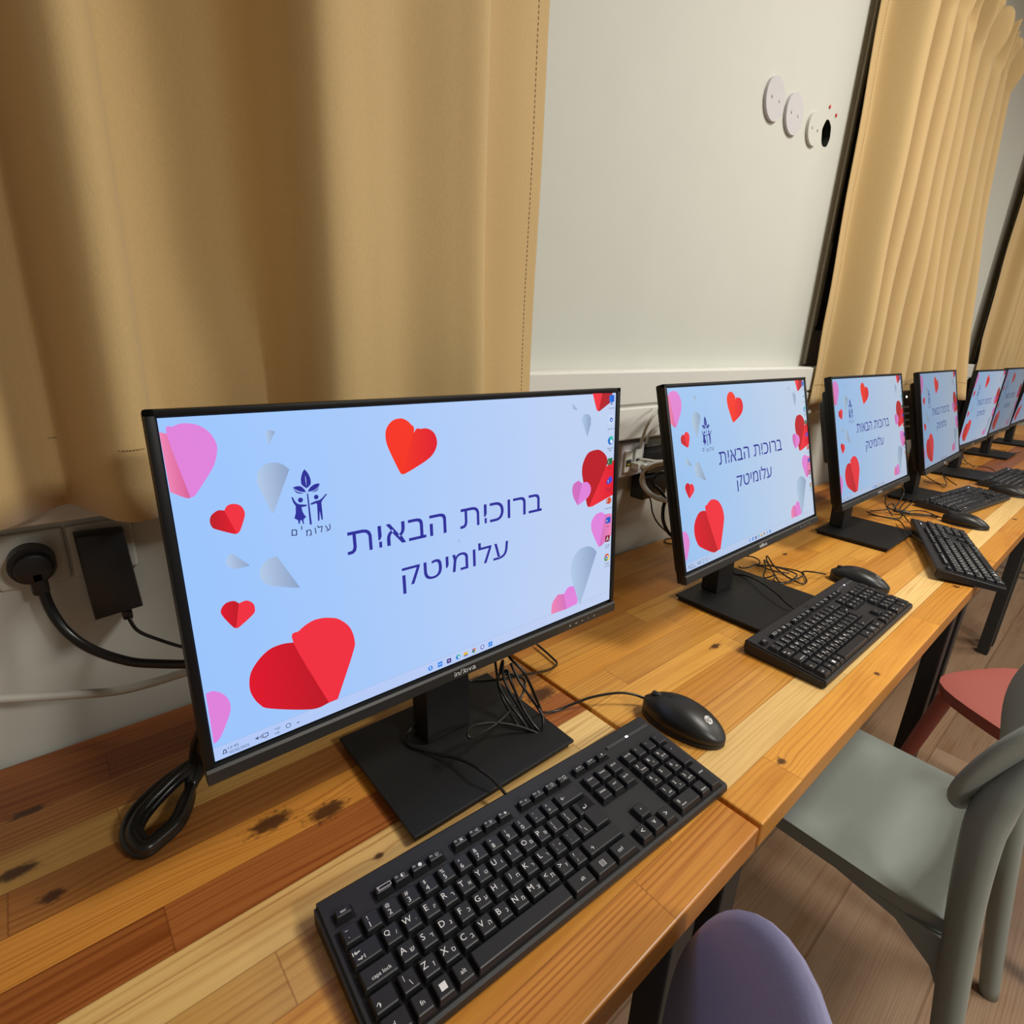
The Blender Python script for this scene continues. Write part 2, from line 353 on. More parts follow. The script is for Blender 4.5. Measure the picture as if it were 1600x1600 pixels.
# ---------------------------------------------------------------- curtains
def curtain(name, label, prof, z0, z1, fx, header=0, dx_bot=None, nz=40, stitches=(), group='mustard curtains along the wall'):
    """prof: (x, y) fold profile from left to right"""
    P = spline([(x, y, 0) for x, y in prof], 8); ox = (P[0].x+P[-1].x)/2
    t = thing(name, label, 'curtain', (ox, -.1, z0), 0, group)
    def at(p, z):
        h = (z-z0)/(z1-z0); x, y = p.x, p.y
        y += fx(x, h); x += (dx_bot(x)*(1-h) if dx_bot else 0)
        y += .004*math.sin(5*h+x*13)+.0015*math.sin(17*h+x*11)
        x += .002*math.sin(5*h+x*9)
        q = max(0, min(1, (z-(.44+T))/.12)); y = min(y, -.060*(1-q)+y*q if y > -.060 else y)
        if header and z > z1-header:                        # pinch pleats of the heading tape
            q = (z-(z1-header))/header; pl = math.sin(q*math.pi)
            y += -.027*math.sin(x*150)*(.15+.85*q)-.012*pl*math.sin(x*40.2+.6); x += .012*math.sin(x*75)*q
            z += .014*q*math.sin(x*150+1)
        return Vector((x, y, z))
    bm = BM(); rows = []
    zs = [z0+(z1-z0)*i/nz for i in range(nz+1)]
    if header: zs = [z0+(z1-header-z0)*i/nz for i in range(nz)]+[z1-header+header*i/8 for i in range(9)]
    for z in zs: rows.append([bm.verts.new(at(p, z)) for p in P])
    for a, b in zip(rows, rows[1:]):
        for i in range(len(P)-1): bm.faces.new((a[i], a[i+1], b[i+1], b[i]))
    c = obj('cloth', bm, M_curt, t, smooth='all', world=True)
    md = c.modifiers.new('thick', 'SOLIDIFY'); md.thickness = .0025; md.offset = 1
    bm = BM()
    for kind, v in stitches:
        L = []
        if kind == 'h': L = [at(p, v) for p in P]
        else:
            p = min(P, key=lambda q: abs(q.x-v)); L = [at(p, z0+(z1-z0)*i/200) for i in range(201)]
        acc = 0
        for a, b in zip(L, L[1:]):
            n = max(1, int((b-a).length/.007))
            for k in range(n):
                p = a.lerp(b, k/n); q = a.lerp(b, (k+.55)/n)
                tube(bm, [p+Vector((0, -.0028, 0)), q+Vector((0, -.0028, 0))], .00055, 4, 1, smooth=False)
    if stitches: obj('seam', bm, M_thread, t, world=True)
    return t
P1 = [(-.80, -.10), (-.75, -.16), (-.69, -.165), (-.65, -.10), (-.58, -.09), (-.54, -.15), (-.48, -.17), (-.44, -.12), (-.40, -.09), (-.34, -.09), (-.30, -.14), (-.25, -.18), (-.20, -.165), (-.155, -.14), (-.125, -.10), (-.105, -.085),
      (-.092, -.12), (-.074, -.175), (-.054, -.186), (-.041, -.168), (-.037, -.13), (-.028, -.095), (.01, -.082), (.045, -.080), (.072, -.085), (.090, -.105), (.108, -.145), (.126, -.182), (.150, -.190), (.19, -.174), (.235, -.162), (.29, -.172), (.325, -.178), (.340, -.166), (.344, -.135), (.358, -.095), (.40, -.086), (.45, -.089), (.497, -.084)]
P1 = [(x+.028*max(0, .1+1.5*(x+.06)), y+.028) for x, y in P1]
curtain('curtain', 'large mustard curtain with deep folds hanging behind the nearest monitor', P1, .318+T, 1.62+T,
        lambda x, h: .012*(1-h)*math.sin(x*9), stitches=[('h', .385+T), ('v', .500)])
def folds(x0, x1, n, yb, amp, flat=.1):
    L = [(x0, yb+.012), (x0+flat*.6, yb+.01)]; d = (x1-flat*.6-x0-flat)/n
    for i in range(n):
        a = x0+flat+i*d
        L += [(a, yb), (a+.18*d, yb-amp*.85), (a+.42*d, yb-amp), (a+.66*d, yb-amp*.8), (a+.76*d, yb-.1*amp)]
    return L+[(x1-flat*.4, yb), (x1, yb+.008)]
curtain('curtain', 'mustard pinch-pleated curtain hanging behind the third and fourth monitors', folds(1.705, 2.80, 9, -.045, .088, .05), .318+T, 1.495+T,
        lambda x, h: -.022*(1-h)-.11*(1-h)**2*max(0, (x-1.9)/.9), header=.12, stitches=[('v', 1.735), ('h', .385+T)])
curtain('curtain', 'farthest mustard curtain, cut off by the edge of the picture', folds(3.84, 5.05, 9, -.05, .06, .08), .318+T, 1.545+T,
        lambda x, h: -.02*(1-h), header=.12)
# ---------------------------------------------------------------- wall fittings
def cover(x, z, r, m, label):
    t = thing('blanking_cover', label, 'cover plate', (x, 0, z+T), 0, 'round cover plates on the wall')
    bm = BM(); cyl(bm, (0, -.0005, 0), r, (0, -.007, 0), 48, 0, .0015); obj('disc', bm, m, t, smooth=True)
    for s in (-1, 1):
        bm = BM(); cyl(bm, (s*r*.42, -.0074, 0), .0032, (0, -.0012, 0), 12, 0, .0004); obj('screw', bm, M_metal, t)
cover(1.294, 1.031, .0435, M_plate, 'round white cover plate on the wall, leftmost of the three, toward the big curtain')
cover(1.397, 1.026, .0430, M_plate, 'round white cover plate on the wall, middle one of the three')
cover(1.516, 1.022, .0365, M_wall, 'cream painted round cover plate beside the open hole, smallest of the three')
for dx, dz in ((-.010, .058), (.036, .050)):
    bm = BM(); cyl(bm, (HX+dx, -.0005, HZ+dz), .0042, (0, -.002, 0), 10, 0, .0005)
    tag(obj('wall_plug', bm, M_red), 'small red wall plug above the open hole, %s of the two' % ('left' if dx < 0 else 'right'), 'wall plug', 'red wall plugs')
# the left pair of sockets, with plug and adapter
def socket(x, z, label, w=.031, m=M_white):
    t = thing('wall_socket', label, 'socket', (x, 0, z+T), 0, 'wall sockets under the trunking')
    bm = BM(); box(bm, -w, w, -.006, -.0005, -w, w, .003); obj('plate', bm, M_wall, t)
    bm = BM()
    cyl(bm, (0, -.0062, 0), .021, (0, -.0012, 0), 32, 0, .0004); obj('socket_face', bm, m, t)
    return t
socket(-.147, .243, 'square wall socket holding the round black plug')
socket(-.083, .243, 'square wall socket hidden behind the black adapter brick by the big monitor')
pc = thing('plug_and_cable', 'black power cord with a round plug in the wall socket at the far left', 'power cord', (-.147, -.03, .243+T))
bm = BM(); cyl(bm, (-.147, -.0078, .243+T), .0205, (0, -.02, 0), 40, 0, .003); cyl(bm, (-.146, -.027, .242+T), .0165, (0, -.010, 0), 32, 0, .003)
box(bm, -.152, -.137, -.037, -.018, .211+T, .240+T, .004); obj('plug', bm, M_black, pc, world=True, smooth=True)
SHP = [["p","w1","w2",[[-188.5,132.1],[-185.1,134.1],[-180.4,131.9],[-186.9,120.9]]],["s","w1","w2",[[-197.5,100.3],[-191.0,105.6],[-183.2,106.0],[-176.8,103.2],[-172.3,98.5],[-189.5,63.0],[-191.3,64.7],[-198.5,86.1],[-199.6,93.1]]],["p","w1","w2",[[-232.0,28.7],[-229.5,33.7],[-225.8,34.3],[-213.8,20.8],[-226.3,20.7],[-230.8,24.2]]],["s","w1","w2",[[-207.3,11.1],[-204.0,19.1],[-198.1,23.5],[-191.3,24.2],[-174.9,-9.3],[-177.5,-9.3],[-197.1,-2.3],[-204.6,3.0]]],["p","w1","w2",[[178.0,132.7],[180.8,138.8],[189.1,129.5],[185.3,129.9]]],["p","w1","w2",[[196.5,118.7],[201.7,123.4],[209.3,123.6],[214.6,118.6],[214.9,110.3],[208.6,94.3]]],["s","pk2","pk2b",[[-263.5,138.1],[-258.9,136.5],[-250.0,85.9],[-253.2,86.2],[-262.9,92.4]]],["s","pk1","pk1",[[-258.9,136.5],[-254.0,141.5],[-249.0,143.2],[-244.1,143.3],[-238.8,142.0],[-234.7,139.8],[-230.7,136.1],[-227.9,131.5],[-226.3,126.3],[-226.2,121.2],[-228.7,112.6],[-232.6,105.3],[-245.0,89.0],[-247.6,86.6],[-250.0,85.9]]],["s","rdk","rd2",[[-227.6,71.7],[-232.3,72.5],[-237.4,69.4],[-239.2,64.4],[-238.1,59.5],[-234.9,56.9],[-223.6,51.2],[-220.6,50.6]]],["s","rd","rd",[[-227.6,71.7],[-224.8,75.3],[-219.8,76.0],[-214.6,73.3],[-212.5,67.7],[-213.5,62.4],[-217.8,52.8],[-220.6,50.6]]],["s","rd2","rdk",[[-226.8,-10.0],[-230.4,-6.7],[-236.7,-7.0],[-241.0,-11.6],[-240.5,-17.5],[-234.0,-29.5],[-231.6,-31.3]]],["s","rd","rd",[[-226.8,-10.0],[-220.5,-9.2],[-215.8,-13.2],[-214.8,-18.8],[-217.0,-23.3],[-229.1,-31.2],[-231.6,-31.3]]],["s","rd2","rdk",[[-186.4,-60.7],[-196.6,-58.8],[-208.0,-60.3],[-218.4,-67.5],[-225.7,-77.3],[-228.0,-89.0],[-226.9,-98.3],[-222.1,-109.3],[-213.3,-117.8],[-176.6,-134.9],[-159.8,-134.9]]],["s","rd","rd",[[-186.4,-60.7],[-179.8,-50.9],[-168.8,-45.6],[-159.6,-45.1],[-150.4,-47.3],[-141.3,-51.9],[-131.7,-63.4],[-128.0,-78.5],[-130.9,-91.5],[-150.8,-134.9],[-159.8,-134.9]]],["s","pk1","pk1",[[-262.0,-81.9],[-256.4,-81.6],[-249.6,-87.1],[-245.6,-95.1],[-245.3,-103.1],[-248.4,-112.0],[-256.8,-127.2],[-262.3,-130.6]]],["s","rd3","rd3",[[-47.6,120.1],[-50.7,129.0],[-56.6,133.8],[-62.7,135.3],[-70.6,133.5],[-77.1,127.1],[-78.9,118.8],[-76.8,107.8],[-66.4,83.7],[-63.5,80.5]]],["s","rd3","rd2",[[-47.6,120.1],[-39.1,123.4],[-30.7,122.8],[-23.4,117.4],[-21.0,107.3],[-25.5,97.8],[-35.5,90.6],[-58.4,81.1],[-63.5,80.5]]],["p","rd","rd",[[217.0,149.0],[235.6,148.6],[229.3,125.7],[227.4,126.4],[225.1,128.2]]],["p","rdk","rdk2",[[235.6,148.6],[255.6,148.3],[255.8,137.4],[248.1,134.0],[231.2,125.8],[229.3,125.7]]],["s","rdk","rdk",[[247.5,50.3],[250.1,58.9],[245.2,67.3],[234.7,74.2],[224.6,75.6],[210.5,72.8],[201.2,60.6],[199.6,47.5],[203.4,31.6],[209.8,5.1],[214.3,-0.6]]],["p","rd","rd2",[[247.5,50.3],[251.9,52.7],[263.7,58.3],[263.8,9.0],[221.5,-0.8],[214.3,-0.6]]],["s","pk3","pk3",[[200.0,34.0],[193.6,38.7],[184.1,35.3],[181.6,27.1],[184.5,17.0],[191.0,7.3],[192.2,5.9]]],["s","pk1","pk1",[[200.0,34.0],[208.9,34.7],[216.2,28.8],[217.3,20.7],[211.0,12.8],[194.4,6.1],[192.2,5.9]]],["s","pk1","pk1",[[248.4,-16.7],[239.7,-12.1],[227.8,-14.1],[220.2,-22.8],[220.6,-33.1],[226.0,-44.5],[235.6,-60.1],[238.1,-61.8]]],["p","pk3","pk2",[[248.4,-16.7],[258.2,-17.0],[262.7,-18.8],[262.9,-49.6],[243.2,-60.8],[238.1,-61.8]]],["s","w1","w2",[[232.8,-68.0],[223.6,-59.6],[211.7,-55.5],[197.3,-56.9],[184.9,-66.3],[181.0,-79.7],[184.2,-99.1],[197.9,-134.7],[201.4,-136.1]]],["s","pk2","pk3",[[168.0,-112.9],[156.8,-110.4],[146.5,-120.0],[144.5,-135.0],[173.9,-136.3]]],["s","pk1","pk1",[[168.0,-112.9],[176.5,-105.6],[187.5,-106.9],[195.3,-129.6],[192.9,-134.9],[173.9,-136.3]]],["s","nv","nv",[[-159.4,97.3],[-161.4,94.8],[-163.1,90.4],[-163.6,86.7],[-163.0,83.6],[-159.7,80.5],[-159.0,80.4],[-156.2,82.4],[-155.1,84.6],[-155.2,88.8],[-156.9,93.7]]],["s","nv","nv",[[-171.3,82.5],[-168.1,83.2],[-164.5,82.7],[-162.0,80.4],[-160.0,76.8],[-164.1,77.7],[-168.4,80.0]]],["s","nv","nv",[[-171.0,81.7],[-168.5,79.0],[-166.4,77.7],[-162.4,76.2],[-165.2,76.2],[-168.7,77.8]]],["s","nv","nv",[[-158.6,76.8],[-156.5,80.1],[-152.9,82.4],[-149.6,83.1],[-147.1,82.6],[-148.9,79.9],[-153.0,77.4]]],["s","nv","nv",[[-147.5,81.6],[-149.6,78.4],[-153.1,76.6],[-156.0,76.0],[-152.2,76.0],[-149.4,77.5]]],["p","nv","nv",[[-159.6,75.4],[-158.5,75.3],[-158.0,47.2],[-158.6,46.6],[-159.9,46.8]]],["p","nv","nv",[[-173.4,74.2],[-172.2,74.2],[-170.8,70.5],[-168.9,67.8],[-166.3,66.6],[-160.8,65.5],[-160.9,64.1],[-165.6,64.0],[-165.1,60.1],[-164.0,57.0],[-162.4,54.6],[-165.0,52.4],[-165.0,48.3],[-165.8,48.4],[-166.6,52.2],[-167.8,52.4],[-168.8,49.0],[-169.6,49.2],[-169.9,52.8],[-172.8,55.0],[-171.1,59.7],[-170.5,65.8],[-172.3,69.3]]],["p","nv","nv",[[-157.5,65.5],[-156.5,66.3],[-153.1,67.4],[-148.7,67.9],[-146.2,69.4],[-142.4,72.7],[-141.4,72.1],[-146.4,67.0],[-147.4,65.3],[-147.4,56.5],[-147.6,49.2],[-148.9,49.4],[-149.7,57.9],[-150.8,48.8],[-152.2,49.0],[-151.5,64.5],[-152.3,65.3],[-156.7,64.6]]],["c","nv","nv",[[-165.8,70.5],[-163.6,70.2]]],["c","nv","nv",[[-151.6,71.0],[-149.5,70.7]]],["s","bg","bg",[[-159.3,91.7],[-159.1,89.4],[-159.0,86.1],[-159.3,81.4],[-159.5,84.7],[-159.7,89.0]]]]
CB = {"cord":[[-0.1435,-0.03,0.2281],[-0.1408,-0.035,0.195],[-0.1313,-0.045,0.1665],[-0.1132,-0.06,0.1454],[-0.0853,-0.08,0.1301],[-0.0611,-0.1,0.1277],[-0.0316,-0.13,0.1318],[-0.012,-0.18,0.156]],"adcable":[[-0.0821,-0.035,0.1665],[-0.0687,-0.045,0.147],[-0.0501,-0.06,0.1347],[-0.0297,-0.09,0.1316],[-0.008,-0.13,0.1368]],"white":[[-0.2238,-0.05,0.1204],[-0.1962,-0.05,0.1125],[-0.146,-0.055,0.0975],[-0.1015,-0.06,0.0857],[-0.0646,-0.07,0.0877],[-0.0323,-0.09,0.0994],[-0.0048,-0.12,0.1132]],"coil1":[[-0.0411,-0.1942,0.09],[-0.0464,-0.1769,0.06],[-0.0501,-0.1697,0.035],[-0.0574,-0.1769,0.016],[-0.0631,-0.1934,0.007],[-0.0757,-0.2174,0.007],[-0.0945,-0.2303,0.007],[-0.1109,-0.2352,0.007],[-0.1201,-0.2198,0.007],[-0.1208,-0.1957,0.007],[-0.1096,-0.172,0.007],[-0.0855,-0.1592,0.013],[-0.0617,-0.1567,0.021],[-0.043,-0.1596,0.027],[-0.0332,-0.1697,0.04]],"coil2":[[-0.0402,-0.1949,0.09],[-0.0464,-0.1769,0.06],[-0.0454,-0.1733,0.035],[-0.056,-0.178,0.016],[-0.0666,-0.2031,0.017],[-0.0789,-0.2249,0.017],[-0.0956,-0.2358,0.017],[-0.109,-0.2407,0.017],[-0.1152,-0.2269,0.017],[-0.1156,-0.2096,0.017],[-0.1048,-0.1896,0.017],[-0.0821,-0.1767,0.023],[-0.0597,-0.1692,0.031],[-0.0442,-0.17,0.037],[-0.0332,-0.1697,0.04]],"coil3":[[-0.0394,-0.1955,0.09],[-0.0464,-0.1769,0.06],[-0.0411,-0.1767,0.035],[-0.0547,-0.179,0.016],[-0.0681,-0.1957,0.012],[-0.0806,-0.2161,0.012],[-0.0958,-0.2256,0.012],[-0.1069,-0.2305,0.012],[-0.1103,-0.2179,0.012],[-0.1107,-0.2062,0.012],[-0.1001,-0.189,0.012],[-0.0777,-0.1755,0.018],[-0.0577,-0.1709,0.026],[-0.0447,-0.1697,0.032],[-0.0332,-0.1697,0.04]],"mouse1":[[0.4746,-0.3947,0.012],[0.4604,-0.3814,0.018],[0.4427,-0.3676,0.02],[0.4126,-0.349,0.016],[0.3859,-0.3365,0.009],[0.3603,-0.3278,0.004],[0.3363,-0.3256,0.012],[0.3191,-0.335,0.0378],[0.2994,-0.325,0.0876],[0.2933,-0.3,0.1029],[0.314,-0.27,0.1],[0.3119,-0.25,0.0804],[0.2992,-0.27,0.061],[0.2927,-0.29,0.0368],[0.2934,-0.32,0.0131],[0.3075,-0.345,-0.0091],[0.3127,-0.355,-0.0192],[0.3215,-0.35,-0.0185],[0.3071,-0.34,0.0053],[0.2914,-0.32,0.045],[0.2863,-0.3,0.0727],[0.2919,-0.29,0.0917],[0.2932,-0.285,0.0716],[0.3004,-0.29,0.0731],[0.2981,-0.3,0.0643],[0.3034,-0.325,0.0287],[0.309,-0.35,0.0109],[0.3175,-0.345,0.0241],[0.318,-0.33,0.0353],[0.3068,-0.31,0.0628],[0.3057,-0.29,0.0828]],"loop1":[[0.2929,-0.29,0.0711],[0.3121,-0.295,0.0641],[0.3244,-0.3,0.0513],[0.3084,-0.31,0.0381],[0.2618,-0.325,0.0353],[0.2223,-0.335,0.0422],[0.1998,-0.345,0.0543],[0.1987,-0.34,0.0571],[0.2198,-0.325,0.0481],[0.2511,-0.325,0.0367],[0.2796,-0.335,0.0245],[0.3052,-0.35,0.0094],[0.3141,-0.36,0.0011],[0.3106,-0.36,-0.004],[0.302,-0.35,0.0007],[0.2913,-0.33,0.0274],[0.2849,-0.31,0.0454],[0.2815,-0.295,0.0652],[0.2915,-0.285,0.069],[0.301,-0.285,0.0684],[0.3048,-0.29,0.0627]],"kcab1":[[0.203,-0.4053,0.018],[0.2009,-0.3876,0.024],[0.1965,-0.3731,0.028],[0.194,-0.3558,0.027],[0.1891,-0.3323,0.022],[0.1795,-0.3097,0.017],[0.1702,-0.2903,0.015],[0.1616,-0.274,0.015],[0.1622,-0.2615,0.016],[0.1716,-0.2548,0.02],[0.1869,-0.2535,0.03],[0.2078,-0.262,0.0718],[0.2341,-0.258,0.072],[0.2635,-0.262,0.057],[0.2899,-0.285,0.0611],[0.325,-0.29,0.0556],[0.3978,-0.27,0.0222],[0.4405,-0.25,0.0059],[0.4481,-0.23,0.0058],[0.4539,-0.19,0.0069]],"kcab2":[[0.9249,-0.4079,0.02],[0.9281,-0.3904,0.024],[0.9416,-0.3678,0.028],[0.963,-0.3332,0.028],[0.9898,-0.2953,0.022],[1.0053,-0.2661,0.015],[1.0,-0.2506,0.013],[1.0057,-0.24,0.018]],"mcab2":[[1.1744,-0.3734,0.012],[1.1551,-0.3586,0.016],[1.1519,-0.3389,0.012],[1.1505,-0.3318,0.006],[1.1409,-0.3429,0.004],[1.1163,-0.3573,0.004],[1.0924,-0.3583,0.005],[1.0872,-0.3406,0.008],[1.0915,-0.316,0.012],[1.1088,-0.2842,0.018],[1.1412,-0.254,0.022],[1.1257,-0.2594,0.02],[1.0916,-0.2884,0.014],[1.0658,-0.3128,0.008],[1.0614,-0.3244,0.004],[1.0742,-0.3376,0.008],[1.1245,-0.3458,0.012],[1.1329,-0.3309,0.014],[1.1352,-0.3014,0.01],[1.1079,-0.278,0.016],[1.1381,-0.249,0.012],[1.1037,-0.2696,0.009],[1.0619,-0.2856,0.006],[1.057,-0.2929,0.004],[1.0706,-0.3076,0.012],[1.0541,-0.3119,0.006],[1.0618,-0.3308,0.004],[1.1053,-0.3386,0.012],[1.1163,-0.3225,0.014],[1.1201,-0.2894,0.012],[1.122,-0.2749,0.01],[1.1057,-0.2453,0.006],[1.1177,-0.2487,0.008],[1.1319,-0.2389,0.01],[1.1329,-0.2232,0.012],[1.1022,-0.2174,0.02]],"loopb2":[[1.0676,-0.2236,0.004],[1.0651,-0.2322,0.004],[1.0819,-0.2406,0.004],[1.1032,-0.2443,0.005],[1.109,-0.2582,0.006],[1.1055,-0.2764,0.006],[1.1108,-0.2971,0.006],[1.1273,-0.3128,0.005]],"arc1":[[0.8874,-0.04,0.2738],[0.8437,-0.075,0.3025],[0.8318,-0.09,0.3288],[0.8399,-0.095,0.3473],[0.8667,-0.09,0.3604],[0.9026,-0.08,0.3687]],"arc2":[[0.8996,-0.045,0.2791],[0.8811,-0.06,0.2966],[0.8786,-0.07,0.3115],[0.8905,-0.075,0.3242],[0.9076,-0.075,0.3294],[0.9369,-0.07,0.331]],"patch":[[0.867,-0.055,0.2476],[0.8805,-0.065,0.2469],[0.8963,-0.075,0.2444],[0.9232,-0.08,0.2427],[0.9503,-0.08,0.2419]],"ring0":[[0.9243,-0.085,0.2391],[0.8777,-0.0934,0.2442],[0.8488,-0.0941,0.2413],[0.8441,-0.0864,0.2294],[0.8557,-0.0774,0.2104],[0.868,-0.0754,0.1924],[0.8777,-0.0822,0.1789],[0.8887,-0.0916,0.1692],[0.9121,-0.0949,0.1605],[0.9538,-0.0891,0.1509],[1.0096,-0.0796,0.1479],[1.0373,-0.075,0.1672],[1.0174,-0.0796,0.2005],[0.9626,-0.0892,0.2308]],"ring1":[[0.9081,-0.095,0.2462],[0.8621,-0.1034,0.2512],[0.8336,-0.1041,0.2483],[0.8298,-0.0964,0.2335],[0.8364,-0.0874,0.2154],[0.8485,-0.0854,0.1977],[0.8578,-0.0922,0.1845],[0.8743,-0.1016,0.1709],[0.8973,-0.1049,0.1623],[0.9385,-0.0991,0.1527],[0.993,-0.0896,0.1531],[1.0204,-0.085,0.1721],[1.0007,-0.0896,0.2049],[0.9465,-0.0992,0.2348]],"ring2":[[0.9359,-0.078,0.2331],[0.8889,-0.0864,0.2383],[0.8596,-0.0871,0.2355],[0.8542,-0.0794,0.2266],[0.8709,-0.0704,0.2067],[0.8834,-0.0684,0.1885],[0.8934,-0.0752,0.1748],[0.8986,-0.0846,0.1691],[0.9223,-0.0879,0.1603],[0.9642,-0.0821,0.1508],[1.0213,-0.0726,0.1442],[1.0491,-0.068,0.1638],[1.0291,-0.0726,0.1974],[0.974,-0.0822,0.2279]],"thin":[[0.8991,-0.07,0.1656],[0.9103,-0.07,0.1473],[0.9138,-0.075,0.1241],[0.9269,-0.08,0.1014],[0.9397,-0.09,0.0847],[0.9564,-0.1,0.0695]],"thick2":[[0.9252,-0.09,0.2196],[0.9104,-0.08,0.2148],[0.9091,-0.07,0.199],[0.9135,-0.07,0.1867],[0.9225,-0.08,0.1761],[0.9337,-0.09,0.1557],[0.924,-0.095,0.1373],[0.9203,-0.1,0.1156],[0.925,-0.105,0.097],[0.9374,-0.11,0.0791],[0.9421,-0.12,0.0714]],"tl":[[1.101,-0.0249,0.003],[1.0875,-0.0157,0.003],[1.068,-0.0198,0.003],[1.0568,-0.0335,0.003],[1.0638,-0.0467,0.003]],"t3a":[[1.9492,-0.4234,0.012],[1.9692,-0.4021,0.01],[1.9648,-0.3809,0.008],[1.9495,-0.3538,0.008],[1.9247,-0.3389,0.01],[1.9152,-0.3227,0.012],[1.8945,-0.3063,0.016],[1.9087,-0.2862,0.016],[1.929,-0.2781,0.02],[1.9468,-0.2849,0.022],[1.9205,-0.3013,0.018],[1.9134,-0.3099,0.012],[1.911,-0.3243,0.01],[1.9537,-0.3435,0.014],[1.979,-0.3658,0.014],[1.9889,-0.3854,0.008],[1.9702,-0.4054,0.006],[1.9648,-0.3816,0.005],[1.9283,-0.3441,0.006],[1.9025,-0.3187,0.01]],"t3b":[[1.8355,-0.2886,0.07],[1.8609,-0.2853,0.04],[1.8767,-0.2919,0.02],[1.8648,-0.3121,0.004]],"t3c":[[1.8918,-0.3076,0.1],[1.9585,-0.3031,0.07],[1.9391,-0.306,0.045],[1.9064,-0.2994,0.02],[1.8858,-0.2753,0.01],[1.8554,-0.2526,0.006]],"t3d":[[1.9274,-0.3119,0.01],[1.9716,-0.3056,0.02],[2.0513,-0.3067,0.03]],"t3e":[[1.9115,-0.3189,0.01],[1.9438,-0.3237,0.02],[2.0348,-0.3218,0.03]],"t3f":[[1.8905,-0.3293,0.012],[1.8581,-0.3492,0.008],[1.8361,-0.3635,0.004]],"t3g":[[1.7944,-0.2632,0.008],[1.7942,-0.2868,0.01],[1.8098,-0.3135,0.01],[1.8389,-0.3365,0.008],[1.8784,-0.3326,0.012],[1.8811,-0.3206,0.016]],"kcab3":[[1.5703,-0.4549,0.03],[1.6094,-0.4353,0.026],[1.6453,-0.4143,0.02],[1.672,-0.3958,0.02],[1.7333,-0.3728,0.018],[1.7978,-0.3444,0.012],[1.7883,-0.3239,0.014],[1.7921,-0.287,0.012],[1.8187,-0.2524,0.01]],"t4a":[[2.5682,-0.266,0.05],[2.5629,-0.2834,0.035],[2.5493,-0.3116,0.02],[2.5293,-0.339,0.012]],"t4b":[[2.576,-0.2706,0.05],[2.5323,-0.2943,0.03],[2.5219,-0.3101,0.012]],"t4c":[[2.5815,-0.2184,0.02],[2.542,-0.2556,0.012],[2.5032,-0.2901,0.01],[2.5201,-0.3084,0.008],[2.4814,-0.3081,0.006],[2.5134,-0.2794,0.006],[2.5085,-0.2516,0.008],[2.4989,-0.2375,0.01]],"t5a":[[3.0741,-0.2379,0.06],[3.0575,-0.2573,0.03],[3.089,-0.2751,0.012],[3.0432,-0.2981,0.01]],"t5b":[[3.0566,-0.2882,0.012],[3.089,-0.3135,0.012],[3.0827,-0.3453,0.012],[3.0264,-0.3735,0.01],[2.9768,-0.3739,0.008],[2.983,-0.3581,0.008],[2.9226,-0.3704,0.006]],"t5c":[[3.1524,-0.1902,0.01],[3.1213,-0.2194,0.008],[3.0934,-0.2462,0.01],[3.1024,-0.2624,0.01]],"t6a":[[3.6825,-0.209,0.01],[3.7369,-0.2357,0.012],[3.7448,-0.2712,0.01],[3.7488,-0.2979,0.012],[3.699,-0.3137,0.01],[3.724,-0.341,0.01],[3.8012,-0.3573,0.01]]}
# ---------------------------------------------------------------- monitors
PAL = {k: srgb(*v) for k, v in dict(w1=(176, 200, 232), w2=(138, 160, 196), pk1=(222, 128, 218), pk2=(236, 130, 178), pk2b=(214, 92, 150), pk3=(206, 108, 190), rd=(240, 44, 62), rd2=(222, 12, 40),
       rdk=(186, 14, 32), rd3=(244, 46, 26), rdk2=(160, 26, 38), nv=(36, 40, 152), bg=(160, 198, 250), tb=(190, 208, 246), ik=(60, 70, 110)).items()}
M_screen, _n, _l, _b = nt('lit_display')
_a = _n.new('ShaderNodeVertexColor'); _a.layer_name = 'Col'
_g = _n.new('ShaderNodeAttribute'); _g.attribute_type = 'OBJECT'; _g.attribute_name = 'glow'
_w = _n.new('ShaderNodeAttribute'); _w.attribute_type = 'OBJECT'; _w.attribute_name = 'warmth'
_v = _n.new('ShaderNodeVectorMath'); _v.operation = 'MULTIPLY_ADD'; _l.new(_w.outputs['Fac'], _v.inputs[0]); _v.inputs[1].default_value = (.06, .04, -.06); _v.inputs[2].default_value = (1, 1, 1)
_x = _n.new('ShaderNodeVectorMath'); _x.operation = 'MULTIPLY'; _l.new(_a.outputs[0], _x.inputs[0]); _l.new(_v.outputs[0], _x.inputs[1]); _l.new(_x.outputs[0], _b.inputs['Emission Color']); _l.new(_g.outputs['Fac'], _b.inputs['Emission Strength'])
_b.inputs['Base Color'].default_value = (.004, .004, .004, 1); _b.inputs['Roughness'].default_value = .35
def smooth_poly(pts, k=5):
    n = len(pts); P = [Vector((x, y)) for x, y in pts]
    cor = []
    for i in range(n):
        a = P[i]-P[i-1]; b = P[(i+1) % n]-P[i]
        cor.append(a.length < 1e-6 or b.length < 1e-6 or a.angle(b, 0) > .95)
    out = []
    for i in range(n):
        p1, p2 = P[i], P[(i+1) % n]; p0 = p1 if cor[i] else P[i-1]; p3 = p2 if cor[(i+1) % n] else P[(i+2) % n]
        for j in range(k):
            t = j/k
            out.append(.5*((2*p1)+(p2-p0)*t+(2*p0-5*p1+4*p2-p3)*t*t+(3*p1-p0-3*p2+p3)*t**3))
    return out
